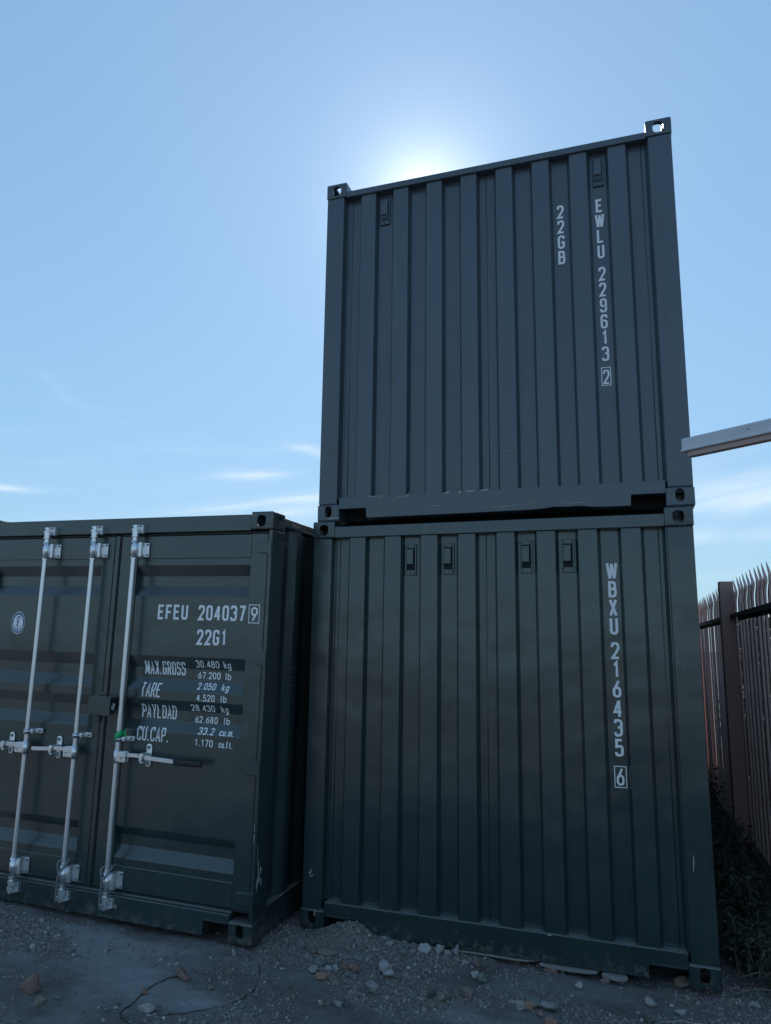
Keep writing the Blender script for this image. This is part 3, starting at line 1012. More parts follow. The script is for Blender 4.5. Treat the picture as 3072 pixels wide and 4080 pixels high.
def bar(door, bx, side, grip):
    yb, r = -.044, .0155
    MB().cyl((bx, yb, .125), (bx, yb, 2.462), r, 20).done('locking_bar', ZINC, door, smooth=False, wn=True)
    # cam heads
    for zc, s_ in ((2.485, 1), (.108, -1)):
        m = MB()
        m.cyl((bx, yb, zc - s_ * .045), (bx, yb, zc - s_ * .008), .021, 16)
        m.cyl((bx, yb, zc - s_ * .050), (bx, yb, zc - s_ * .044), .026, 16)
        m.prism([(bx - .026, yb - .012), (bx + .022, yb - .020), (bx + .032, yb + .006), (bx + .012, yb + .034), (bx - .018, yb + .030)], 'z', zc - .008, zc + .006, .002, 1)
        m.prism([(bx - .010, yb - .016), (bx + .016, yb - .014), (bx + .014, yb + .026), (bx - .016, yb + .020)], 'z', zc + .006 * s_, zc + .030 * s_, .002, 1)
        m.done('cam_head', ZINC, door)
        m = MB()
        for dz in (-.020, .026):
            m.prism([(bx - .036, yb + .020), (bx + .040, yb + .020), (bx + .034, yb - .010), (bx + .020, yb - .004), (bx + .014, yb + .012), (bx - .022, yb + .010), (bx - .032, yb - .002)], 'z', zc + dz - .003, zc + dz + .004, .001, 1)
        m.box(bx - .038, bx + .042, yb + .018, .0040, zc - .026, zc + .034, .002, 1)
        m.done('cam_keeper', ZINC, door)
    # end brackets
    for zc in (2.349, .245):
        m = MB()
        m.cyl((bx, yb, zc - .056), (bx, yb, zc + .056), .0225, 20)
        m.box(bx + .014, bx + .079, .006, .020, zc - .050, zc + .050, .004, 2)
        m.box(bx + .012, bx + .050, yb + .006, .012, zc - .050, zc + .050, .003, 1)
        o = m.done('bar_bracket', ZINC, door, wn=True)
        m = MB()
        m.cyl((bx, yb, zc + .058), (bx, yb, zc + .068), .020, 16).cyl((bx, yb, zc - .068), (bx, yb, zc - .058), .020, 16)
        m.done('bar_collar', ZINC, door)
        for dz in (-.036, .036):
            MB().cyl((bx + .070, .006, zc + dz), (bx + .070, -.003, zc + dz), .008, 6).done('bolt', BOLTM, door)
        for dz in (-.037, .037):
            MB().cyl((bx - .007, yb - .019, zc + dz), (bx - .007, yb - .0235, zc + dz), .0052, 8).done('grease_hole_shade', DARKIN, door)  # dark disc standing in for the shade down the hole
    # middle clamp
    m = MB()
    m.cyl((bx, yb, 1.093), (bx, yb, 1.128), .0225, 18)
    m.box(bx + .006, bx + .082, .004, .022, 1.094, 1.127, .004, 2)
    m.box(bx + .004, bx + .042, yb + .004, .010, 1.0945, 1.1265, .003, 1)
    m.done('bar_clamp', ZINC, door, wn=True)
    MB().cyl((bx + .066, .004, 1.110), (bx + .066, -.005, 1.110), .0085, 6).done('bolt', BOLTM, door)
    # hub that carries the handle
    s_ = side
    xs = sorted((bx + s_ * .004, bx + s_ * .078))
    m = MB().box(xs[0], xs[1], yb - .020, yb - .008, .970, 1.036, .004, 2).box(xs[0], xs[1], yb + .008, yb + .020, .970, 1.036, .004, 2)
    m.cyl((bx, yb, .960), (bx, yb, 1.046), .0205, 18)
    m.cyl((bx + s_ * .052, yb - .026, 1.003), (bx + s_ * .052, yb + .022, 1.003), .009, 10)
    m.done('handle_hub', ZINC, door, wn=True)
    # handle
    L = .30 if not grip else .372
    x1 = bx + s_ * .058
    m = MB()
    pts = [(0, .012), (.10, .014), (.19, .004), (L, -.002)]
    poly = [(x1 + s_ * a, 1.003 + b + .0125) for a, b in pts] + [(x1 + s_ * a, 1.003 + b - .0125) for a, b in pts[::-1]]
    m.prism(poly, 'y', yb - .006, yb + .006, .002, 1)
    m.done('door_handle', ZINC, door)
    if grip:
        xg = x1 + s_ * L
        MB().box(*sorted((xg, xg + s_ * .205)), yb - .013, yb + .013, .982, 1.017, .009, 3).done('handle_grip', BLACKPL, door, wn=True)
    # handle catch: two lobed plates and the hook across the handle
    xr = bx + s_ * (.196 if grip else .188)
    m = MB()
    m.cyl((xr, .030, 1.066), (xr, .016, 1.066), .019, 16).cyl((xr, .030, .960), (xr, .016, .960), .019, 16)
    m.box(xr - .0188, xr + .0188, .0165, .030, .960, 1.066)
    m.box(xr - .014, xr + .010, yb - .016, .018, 1.022, 1.034, .003, 1)
    m.box(xr - .014, xr + .012, yb - .018, yb - .010, .985, 1.034, .003, 1, Matrix.Rotation(R(12), 3, 'Y'))
    m.box(xr - .012, xr + .012, yb - .012, .018, .972, .984, .003, 1)
    m.done('handle_catch', ZINC, door, wn=True)
    for zz in (1.066, .960): MB().cyl((xr, .018, zz), (xr, .006, zz), .009, 8).done('rivet', BOLTM, door)


for bx, dd, sd_, gp in ((.668, DL, -1, 0), (1.080, DL, -1, 0), (1.421, DR, 1, 1)): bar(dd, bx, sd_, gp)

# lock box on the left leaf, overlapping the right one
m = MB()
m.box(1.196, 1.370, -.094, -.090, 1.256, 1.372, .0015, 1)
m.box(1.196, 1.370, -.0895, -.012, 1.3675, 1.3715, .001, 1)
m.box(1.196, 1.200, -.0895, .010, 1.257, 1.367, .001, 1)
m.box(1.340, 1.344, -.0895, -.012, 1.257, 1.367, .001, 1)
m.done('lock_box', P, DL)
m = MB().box(1.150, 1.1958, .012, .0215, 1.240, 1.386, .002, 1).box(1.196, 1.235, .0120, .0210, 1.372, 1.390, .002, 1)
m.done('lock_box_plate', P, DL)
MB().box(1.172, 1.220, -.004, .014, 1.202, 1.236, .003, 1).done('lock_stud', P, DL)
MB().tube([(1.362 + .008 * math.cos(a), -.050, 1.313 + .022 * math.sin(a) - .0) for a in [R(t) for t in range(120, 420, 24)]], .0035, 6).done('lock_shackle', ZINC, DL)

dr = (breaks, door_y)
yl = YP - .0018
row('EFEU', 1.597, 1.829, 1.885, 1.983, .0155, yl, DR)
row('204037', 1.910, 2.258, 1.883, 1.983, .0155, yl, DR)
row('9', 2.304, 2.350, 1.886, 1.974, .0125, .0212, DR, boxed=(2.289, 2.363, 1.874, 1.988))
row('22G1', 1.912, 2.132, 1.725, 1.825, .0155, yl, DR)
row('MAX.GROSS', 1.508, 1.822, 1.524, 1.612, .0092, yl, DR, dr)
row('TARE', 1.510, 1.662, 1.380, 1.470, .0092, yl, DR, dr)
row('PAYLOAD', 1.510, 1.776, 1.243, 1.331, .0092, yl, DR, dr)
row('CU.CAP.', 1.508, 1.750, 1.101, 1.189, .0092, yl, DR, dr)
for tx, x0, x1, z0, z1 in (('30.480', 1.905, 2.078, 1.580, 1.626), ('kg', 2.112, 2.164, 1.580, 1.626), ('67.200', 1.918, 2.084, 1.509, 1.553), ('lb', 2.120, 2.163, 1.509, 1.553),
                           ('2.050', 1.932, 2.066, 1.442, 1.484), ('kg', 2.112, 2.164, 1.442, 1.484), ('4.520', 1.940, 2.073, 1.371, 1.414), ('lb', 2.116, 2.160, 1.371, 1.414),
                           ('28.430', 1.892, 2.066, 1.305, 1.348), ('kg', 2.112, 2.164, 1.305, 1.348), ('62.680', 1.918, 2.084, 1.233, 1.275), ('lb', 2.128, 2.172, 1.233, 1.275),
                           ('33.2', 1.965, 2.080, 1.167, 1.208), ('cu.m.', 2.120, 2.222, 1.167, 1.208), ('1.170', 1.948, 2.080, 1.095, 1.138), ('cu.ft.', 2.124, 2.222, 1.095, 1.138)):
    row(tx, x0, x1, z0, z1, .0066, yl, DR, dr)


# round society emblem on the left leaf
def disc(bm, cx, cz, r0, r1, y, n=48, a0=0, a1=360):
    V0, V1 = [], []
    for i in range(n + 1):
        a = R(a0 + (a1 - a0) * i / n)
        V0.append(bm.verts.new((cx + math.cos(a) * r0, y, cz + math.sin(a) * r0)))
        V1.append(bm.verts.new((cx + math.cos(a) * r1, y, cz + math.sin(a) * r1)))
    for i in range(n):
        bm.faces.new((V0[i], V1[i], V1[i + 1], V0[i + 1]))


ex, ez, er = .413, 1.838, .080
bm = bmesh.new(); disc(bm, ex, ez, .0001, er, yl)
me_ = bpy.data.meshes.new('emblem'); bm.to_mesh(me_); bm.free()
emb = link('emblem', me_, WHITE, DL)
bm = bmesh.new(); disc(bm, ex, ez, er * .73, er * .945, yl - .0006)
me_ = bpy.data.meshes.new('emblem_ring'); bm.to_mesh(me_); bm.free(); link('emblem_ring', me_, BLUEV, DL)
bm = bmesh.new()
tx = 'CHINA CLASSIFICATION SOCIETY'
for i, ch in enumerate(tx):
    if ch == ' ': continue
    a = R(192 + 156 * i / (len(tx) - 1))
    def xf(u, v, a=a):
        rr = er * .775 + (er * .135 - v)
        return (ex + math.cos(a) * rr - math.sin(a) * u, ez + math.sin(a) * rr + math.cos(a) * u)
    glyph(bm, ch, -.0022, 0, .0044, er * .135, .0011, yl - .0012, xf)
for a in (150, 122, 90, 58, 30):
    for s_ in (-1, 0, 1):
        aa = R(a + s_ * 4)
        p = (ex + math.cos(aa) * er * .78, ez + math.sin(aa) * er * .78); q = (ex + math.cos(aa + .03) * er * .90, ez + math.sin(aa + .03) * er * .90)
        strip(bm, [p, q], .0018, False, yl - .0012)
me_ = bpy.data.meshes.new('emblem_lettering'); bm.to_mesh(me_); bm.free(); link('emblem_lettering', me_, WHITE, DL)
bm = bmesh.new()
strip(bm, [(ex - .004, ez - .045), (ex + .002, ez + .012)], .0042, False, yl - .0006)
strip(bm, [(ex - .010, ez + .003), (ex + .016, ez + .008)], .005, False, yl - .0008)
strip(bm, rounded([(ex - .034, ez - .018), (ex - .026, ez - .044), (ex - .004, ez - .050), (ex + .024, ez - .040), (ex + .034, ez - .016)], .02, 5), .0055, False, yl - .001)
strip(bm, [(ex - .004, ez - .056), (ex - .004, ez - .040)], .009, False, yl - .0012)
disc(bm, ex + .003, ez + .018, .003, .007, yl - .0006, 14)
me_ = bpy.data.meshes.new('emblem_anchor'); bm.to_mesh(me_); bm.free(); link('emblem_anchor', me_, BLUEV, DL)
bm = bmesh.new()
strip(bm, rounded([(ex + .006, ez - .030), (ex - .016, ez - .016), (ex - .002, ez - .002), (ex - .018, ez + .020), (ex - .010, ez + .046), (ex + .008, ez + .042), (ex + .020, ez + .030)], .02, 5), .0085, False, yl - .0014)
for q in ((.016, .050, .022, .030), (.006, .052, .012, .034), (.028, .046, .026, .026)):
    strip(bm, [(ex + q[0], ez + q[1]), (ex + q[2], ez + q[3])], .002, False, yl - .0016)
me_ = bpy.data.meshes.new('emblem_figure'); bm.to_mesh(me_); bm.free(); link('emblem_figure', me_, GREYV, DL)
for o in DL.children:
    if o.name.startswith('emblem'):
        for v in o.data.vertices: v.co.x = ex + (v.co.x - ex) * .76

# chalked letters on the side wall, read bottom to top
bm = bmesh.new()
for i, ch in enumerate('EFEU'):
    def xf2(u, v, i=i):
        return (.455 - v, 1.585 - i * .058 - u)
    glyph(bm, ch, 0, 0, .040, .050, .0022, 0, xf2)
for v in bm.verts:
    yy = v.co.x
    v.co = Vector((CW - .012 - .006 + .0012, yy, v.co.z))
me_ = bpy.data.meshes.new('chalk_marks'); bm.to_mesh(me_); bm.free(); link('chalk_marks', me_, CHALK, C)

bm = bmesh.new()
rk = random.Random(8)
for (y0, z0, ln, ht) in ((.05, .42, .012, .10), (.06, .36, .02, .06), (.08, .40, .015, .05), (.04, .33, .012, .09), (.09, .33, .01, .05), (.03, .50, .006, .12)):
    n = 7
    A_ = [bm.verts.new((CW - .0032, y0 + rk.uniform(.3, 1) * ln * math.sin(math.pi * max(.05, min(.95, i / n))), z0 - ht / 2 + ht * i / n)) for i in range(n + 1)]
    B_ = [bm.verts.new((CW - .0032, y0 - rk.uniform(.3, 1) * ln * math.sin(math.pi * max(.05, min(.95, i / n))), z0 - ht / 2 + ht * i / n)) for i in range(n + 1)]
    for i in range(n): bm.faces.new((A_[i], A_[i + 1], B_[i + 1], B_[i]))
me_ = bpy.data.meshes.new('scuff_marks'); bm.to_mesh(me_); bm.free(); o = link('scuff_marks', me_, SCRATCH, C); o['kind'] = 'stuff'
flecks(C, [(1.26, 2.52, .02, .004, .0015, 1.1), (1.385, .13, .02, .014, .002, .5), (1.44, .118, .03, .02, .002, .4), (1.47, .09, .012, .05, .002, .1),
           (1.56, .15, .5, .003, .0115, .0)], SCRATCH)
flecks(C, [(.30 + .1, 2.49, .05, .003, .0015, .2), (2.427, 1.9, .06, .004, .0052, 1.57), (2.418, .62, .12, .005, .0052, 1.57)], SCRATCH)

# --- things hanging on the doors
MC = C.matrix_world


def on_c(name, mb, mat_, label, cat, group=None):
    o = mb.done(name, mat_, None, smooth=True)
    o.matrix_world = MC.copy()
    tag(o, label, cat, group)
    return o


def rope(bx, label):
    yb = -.044
    m = MB()
    loop = [(bx + math.cos(a) * .030, yb - .002 + math.sin(a) * .026, .322 + .012 * math.cos(a * 2)) for a in [R(t) for t in range(-160, 161, 20)]]
    ends = [(bx - .026, yb - .030, .290), (bx - .008, yb - .034, .262)]
    pts = rounded([(-1, -1)], 0) and None
    path1 = [(bx - .008, yb - .036, .262), (bx - .022, yb - .030, .292), (bx - .034, yb - .014, .318), (bx - .024, yb + .020, .330), (bx + .0, yb + .026, .333),
             (bx + .028, yb + .012, .332), (bx + .032, yb - .014, .318), (bx + .016, yb - .032, .288), (bx - .006, yb - .037, .258), (bx - .010, yb - .037, .22), (bx - .013, yb - .036, .17),
             (bx - .014, yb - .034, .12), (bx - .010, yb - .030, .085)]
    V = [Vector(p) for p in path1]
    fine = []
    for i in range(len(V) - 1):
        p0, p1, p2, p3 = V[max(i - 1, 0)], V[i], V[i + 1], V[min(i + 2, len(V) - 1)]
        for k in range(7):
            t_ = k / 7
            fine.append(0.5 * ((2 * p1) + (-p0 + p2) * t_ + (2 * p0 - 5 * p1 + 4 * p2 - p3) * t_ ** 2 + (-p0 + 3 * p1 - 3 * p2 + p3) * t_ ** 3))
    fine.append(V[-1])
    for ph in (0, math.pi):
        st = []
        ln = 0
        for i, p in enumerate(fine):
            if i: ln += (p - fine[i - 1]).length
            t_ = (fine[min(i + 1, len(fine) - 1)] - fine[max(i - 1, 0)]).normalized()
            a = t_.cross(Vector((.3, 1, .2))).normalized(); b = t_.cross(a)
            w = ln / .016 * math.pi + ph
            st.append(p + (a * math.cos(w) + b * math.sin(w)) * .0032)
        m.tube(st, .0042, 6)
    return on_c('rope', m, ROPE, label, 'rope', 'ropes tied round the locking bars')


rope(1.080, 'grey twisted rope tied round the foot of the middle locking bar')
rope(1.421, 'grey twisted rope tied round the foot of the rightmost locking bar')
bm_ = MB()
seg = 16
for j, (rad, za, zb_) in enumerate(((.0245, 1.112, 1.150),)):
    ring = []
    for i in range(seg + 1):
        a = R(-170 + 250 * i / seg)
        tilt = .016 * math.cos(a)
        ring.append((1.421 + math.cos(a) * rad, -.044 + math.sin(a) * rad, za + tilt, zb_ + tilt))
    ring.append((1.421 + .058, -.052, za + .018, zb_ + .024))
    lo = [bm_.bm.verts.new((x, y, z)) for x, y, z, _ in ring]
    hi = [bm_.bm.verts.new((x, y, z)) for x, y, _, z in ring]
    for i in range(len(ring) - 1): bm_.bm.faces.new((lo[i], lo[i + 1], hi[i + 1], hi[i]))
tp = on_c('tape_strip', bm_, TAPE, 'bright green tape wrapped round the right locking bar above its handle', 'tape')
sm = tp.modifiers.new('thick', 'SOLIDIFY'); sm.thickness = .0012

# ------------------------------------------------------------------ eave beam jutting in on the right
bd = Vector((.826, -.563, 0)).normalized()
bn = Vector((-bd.y, bd.x, 0))
Mb = Matrix(((bd.x, bn.x, 0, 2.318), (bd.y, bn.y, 0, -1.140), (0, 0, 1, 2.600), (0, 0, 0, 1)))
beam = empty('canopy_beam', Mb)
tag(beam, 'pale square ended metal beam jutting in from the right in front of the upper container', 'beam')
MB().prism([(-.008, .026), (-.008, .036), (.003, .041), (.003, .082), (.010, .090), (.060, .090), (.060, .026)], 'x', 0.0, 3.6, .003, 2).done('beam_cap', BEAMM, beam, wn=True)
MB().prism([(.006, .002), (.006, .0255), (.045, .0255), (.045, .002)], 'x', 0.024, 3.58, .003, 2).done('beam_soffit', BEAMU, beam, wn=True)
for xj in (.66, 2.2):
    MB().box(xj, xj + .03, .0035, .0055, .0025, .0245, .0005, 1).done('joint_strip', BEAMU, beam)
for xj, zj in ((.30, .065), (.72, .062), (1.5, .065)):
    MB().cyl((xj, .0035, zj), (xj, -.0005, zj), .0035, 8).done('screw', BOLTM, beam)
MB().box(3.4, 3.46, .004, .05, -2.66, .0015, .004).done('beam_post', BEAMM, beam)

# ------------------------------------------------------------------ palisade fence
fence = empty('palisade_fence', Matrix.Translation((2.95, 2.0, 0)) @ Matrix.Rotation(R(1.45), 4, 'Z'))
tag(fence, 'tall rust brown steel palisade fence with pointed pales beside the container stack', 'fence')
# local: y runs back along the fence, x across
PW, T = .070, .0035
half = [(-.066, -.0165), (-.0645, .0), (-.022, .001), (.0, .0), (.022, .001), (.0655, .0), (.067, -.003)]


def pale_mesh():
    bm = bmesh.new()
    rows = []
    def put(z, wk, dx, dk=1.0):
        rows.append([bm.verts.new((-.004 + y_ * dk + dx, x_ * wk, z)) for x_, y_ in half])
    for z in (0.0, .8, 1.6, 2.06, 2.12): put(z, 1, 0)
    # pointed head, bent inwards over the site
    put(2.165, 1.0, .005); put(2.195, 1.02, .012, 1.2); put(2.225, 1.0, .013, 1.4); put(2.265, .55, .007, 1.1); put(2.30, .28, .0, .7); put(2.338, .04, -.009, .15)
    for a, b in zip(rows[:-1], rows[1:]):
        for i in range(6): bm.faces.new((a[i], a[i + 1], b[i + 1], b[i]))
    me_ = bpy.data.meshes.new('pale'); bm.to_mesh(me_); bm.free()
    me_.materials.append(FENCEM)
    return me_


PM = pale_mesh()
rp = random.Random(2)
ys = []
yy = -1.46
while yy < 6.6:
    ys.append(yy); yy += .170
for yy in ys:
    o = link('pale', PM, FENCEM, fence)
    gz = 0.06
    o.location = (rp.uniform(-.003, .003), yy + rp.uniform(-.004, .004), gz + rp.uniform(-.008, .008) - .02)
    o.rotation_euler = (rp.uniform(-.0015, .0015), rp.uniform(-.001, .001), rp.uniform(-.01, .01))
    s = o.modifiers.new('thick', 'SOLIDIFY'); s.thickness = .003
for py in (.42, 3.42, 6.40):
    m = MB().box(-.155, -.045, py - .05, py + .05, -.15, 2.345, .004, 2)
    m.done('post', POSTM, fence, wn=True)
for a, b in ((-1.6, .368), (.472, 3.368), (3.472, 6.35)):
    for z in (2.005, .17):
        m = MB().box(-.080, -.025, a, b, z + .052, z + .058, .001, 1).box(-.031, -.025, a, b, z, z + .0515, .001, 1).box(-.086, -.0805, a, b, z + .02, z + .058, .001, 1)
        m.done('rail', RAILM, fence)

# footing rubble under the fence
def rock_mesh(name, sx, sy, sz, seed, sharp=.5, sub=3, rough=.10):
    rg = random.Random(seed)
    bm = bmesh.new()
    for _ in range(11 if sharp > .6 else 16):
        v = Vector((rg.gauss(0, 1), rg.gauss(0, 1), rg.gauss(0, 1))).normalized()
        k = rg.uniform(.82, 1.0)
        # push towards a box for angular stones
        b = v / max(abs(v.x), abs(v.y), abs(v.z))
        v = v.lerp(b, sharp * .6) * k
        bm.verts.new((v.x * sx / 2, v.y * sy / 2, v.z * sz / 2))
    r = bmesh.ops.convex_hull(bm, input=bm.verts)
    for v in [v for v in bm.verts if not v.link_faces]: bm.verts.remove(v)
    bmesh.ops.bevel(bm, geom=bm.edges[:], offset=min(sx, sy, sz) * .06, segments=1, affect='EDGES')
    bmesh.ops.triangulate(bm, faces=bm.faces[:])
    for k in range(sub - 1):
        bmesh.ops.subdivide_edges(bm, edges=[e for e in bm.edges if e.calc_length() > min(sx, sy) * .09], cuts=1)
        bmesh.ops.triangulate(bm, faces=bm.faces[:])
    d = min(sx, sy, sz)
    off = Vector((seed * 3.7, seed * 1.3, seed))
    for v in bm.verts:
        n_ = noise.fractal(v.co * (3.2 / d) + off, .9, 2.1, 4)
        v.co += v.co.normalized() * n_ * d * rough
    me_ = bpy.data.meshes.new(name); bm.to_mesh(me_); bm.free()
    return me_


for i in range(9):
    me_ = rock_mesh('footing', .22, .26, .12, 400 + i, .7, 3)
    o = link('footing', me_, CONC, fence)
    o.location = (-.10 + .03 * math.sin(i * 2.1), -.95 + i * .24, .065)
    o.rotation_euler = (.2 * math.sin(i), .1, i * 1.3)

# ------------------------------------------------------------------ vegetation
def leaves_mesh(name, spots, size, rnd, n_fold=2):
    """spots: list of (point, normal-ish vector); small folded pointed leaves"""
    V, F = [], []
    for p, nrm in spots:
        s_ = size * rnd.uniform(.55, 1.25)
        d = Vector((rnd.gauss(0, 1), rnd.gauss(0, 1), rnd.gauss(0, .5)))
        nn = (Vector(nrm) + Vector((rnd.gauss(0, .5), rnd.gauss(0, .5), rnd.gauss(0, .4)))).normalized()
        t = (d - nn * d.dot(nn)).normalized()
        b = nn.cross(t)
        w = .27 * s_
        i = len(V)
        p = Vector(p)
        V += [p, p + t * s_ * .42 + b * w + nn * w * .35, p + t * s_ - nn * s_ * .22, p + t * s_ * .42 - b * w + nn * w * .35, p + t * s_ * .5]
        F += [(i, i + 4, i + 1), (i + 1, i + 4, i + 2), (i, i + 3, i + 4), (i + 4, i + 3, i + 2)]
    me_ = bpy.data.meshes.new(name)
    me_.from_pydata([tuple(v) for v in V], [], F)
    return me_


def bush(cx, cy, rx, ry, h, nl, seed, label, cat='bramble', group='brambles between the stack and the fence', lm=LEAF, size=.046):
    rg = random.Random(seed)
    g0 = ground_z(cx, cy)
    root = empty('bramble', Matrix.Translation((cx, cy, g0 - .02)))
    tag(root, label, cat, group)
    sm_ = MB()
    spots = []
    for k in range(int(nl / 26)):
        a = rg.uniform(0, 2 * math.pi); rr = math.sqrt(rg.random())
        bx_, by_ = math.cos(a) * rr * rx * .7, math.sin(a) * rr * ry * .7
        ang = rg.uniform(0, 2 * math.pi)
        reach = rg.uniform(.2, .55)
        hh = h * rg.uniform(.5, 1.15)
        pts = []
        for i in range(9):
            t = i / 8
            x = bx_ + math.cos(ang) * reach * t * rx * 1.3; y = by_ + math.sin(ang) * reach * t * ry * 1.3
            x = max(min(x, rx), -rx)
            z = hh * (1 - (1.5 * t - .9) ** 2 / .81) if t > .0 else 0
            z = max(z, .015)
            pts.append((x + .02 * math.sin(7 * t + k), y, z))
        sm_.tube(pts, .0032, 4, .5)
        for i in range(1, 9):
            for _ in range(4):
                p = Vector(pts[i]) + Vector((rg.gauss(0, .035), rg.gauss(0, .04), rg.gauss(0, .03)))
                p.x = max(min(p.x, rx), -rx)
                p.z = max(p.z, .01)
                spots.append((p, (0, -.15, 1.3)))
    sm_.done('stem', STEM, root)
    link('foliage', leaves_mesh('foliage', spots, size, rg), lm, root)
    return root


bush(2.67, .50, .20, .45, .27, 1100, 31, 'low dark bramble nearest the camera, by the right foot of the lower container')
bush(2.68, 1.25, .20, .50, .34, 1300, 32, 'dark bramble just behind the nearest one, between the container stack and the fence')
bush(2.66, 2.20, .19, .60, .42, 1400, 33, 'bramble growing at the foot of the brown fence post')
bush(2.63, 3.40, .18, .75, .66, 1500, 34, 'tallest and farthest bramble, against the fence beyond the post')


def weed(x, y, seed, label, n=9, size=.16, mat_=WEEDM):
    rg = random.Random(seed)
    root = empty('weed', Matrix.Translation((x, y, ground_z(x, y) - .01)))
    tag(root, label, 'weed')
    V, F = [], []
    m = MB()
    for k in range(n):
        a = rg.uniform(0, 2 * math.pi); L = size * rg.uniform(.6, 1.2)
        pts = []
        for i in range(7):
            t = i / 6
            pts.append(Vector((math.cos(a) * L * t, math.sin(a) * L * t, L * (.9 * t - .7 * t * t) + .01)))
        m.tube(pts[:5], .0025, 4)
        side = Vector((-math.sin(a), math.cos(a), 0))
        b0 = len(V)
        for i, p in enumerate(pts[1:]):
            w = size * .16 * math.sin(math.pi * min(1, .15 + i / 6))
            V += [p + side * w + Vector((0, 0, w * .3)), p, p - side * w + Vector((0, 0, w * .3))]
        for i in range(5):
            q = b0 + i * 3
            F += [(q, q + 1, q + 4, q + 3), (q + 1, q + 2, q + 5, q + 4)]
    m.done('stem', STEM, root)
    me_ = bpy.data.meshes.new('leaf_rosette'); me_.from_pydata([tuple(v) for v in V], [], F)
    link('leaf_rosette', me_, mat_, root)
    return root


weed(2.83, .18, 5, 'broad leaved weed in the lower right corner beside the bramble', 11, .20)
weed(2.80, .62, 6, 'broad leaved weed half hidden at the right edge above the corner one', 9, .18)
weed(2.070, -.362, 7, 'tiny dark green weed tuft in the gravel near the right container foot', 16, .030)

# dry stems by the casting
for pts, lb in (([(2.50, .02, .03), (2.60, -.0, .085), (2.72, -.02, .10), (2.84, -.03, .13)], 'long dry twig reaching right from the foot of the stack'),
                ([(2.52, .14, .07), (2.62, .12, .12), (2.72, .10, .135), (2.80, .06, .115)], 'thin dry twig arching above the long one beside the stack')):
    g = [(x, y, ground_z(x, y) + z) for x, y, z in pts]
    m = MB().tube(g, .004, 5, .5)
    m.tube([g[2], (g[2][0] + .06, g[2][1] - .02, g[2][2] + .05)], .0022, 4, .5)
    tag(m.done('twig', STEM, None, smooth=True), lb, 'twig')
g = [(2.115 + .2 * t, -.352 + .05 * t + .012 * math.sin(5 * t), ground_z(2.115 + .2 * t, -.352 + .05 * t) + .008) for t in [i / 9 for i in range(10)]]
tag(MB().tube(g, .0026, 5).done('twig', SCRATCH, None, smooth=True), 'pale bent twig lying on the ground beside the tiny weed tuft', 'twig')

# hedge beyond the fence
rg = random.Random(77)
hedge = empty('hedge', Matrix.Translation((3.75, 4.0, 0)))
tag(hedge, 'dark leafy hedge showing through the gaps of the palisade fence', 'hedge')
spots = []
for _ in range(34000):
    y = rg.uniform(-4.5, 5.5); t = rg.random()
    top = 1.85 + .22 * math.sin(y * 1.7) + .15 * math.sin(y * 4.1 + 1)
    z = top * (rg.random() ** .8)
    x = rg.uniform(-.35, .35) * (1 - .4 * (z / top) ** 3)
    spots.append(((x, y, z), (-.6, -.2, .7)))
link('foliage', leaves_mesh('foliage', spots, .15, rg), LEAF2, hedge)
m = MB()
for _ in range(26):
    y = rg.uniform(-4.3, 5.3)
    m.tube([(rg.uniform(-.2, .2), y, -.05), (rg.uniform(-.2, .2), y + .05, .7), (rg.uniform(-.25, .25), y + rg.uniform(-.2, .2), 1.6)], .018, 5, .4)
m.done('branches', STEM, hedge)

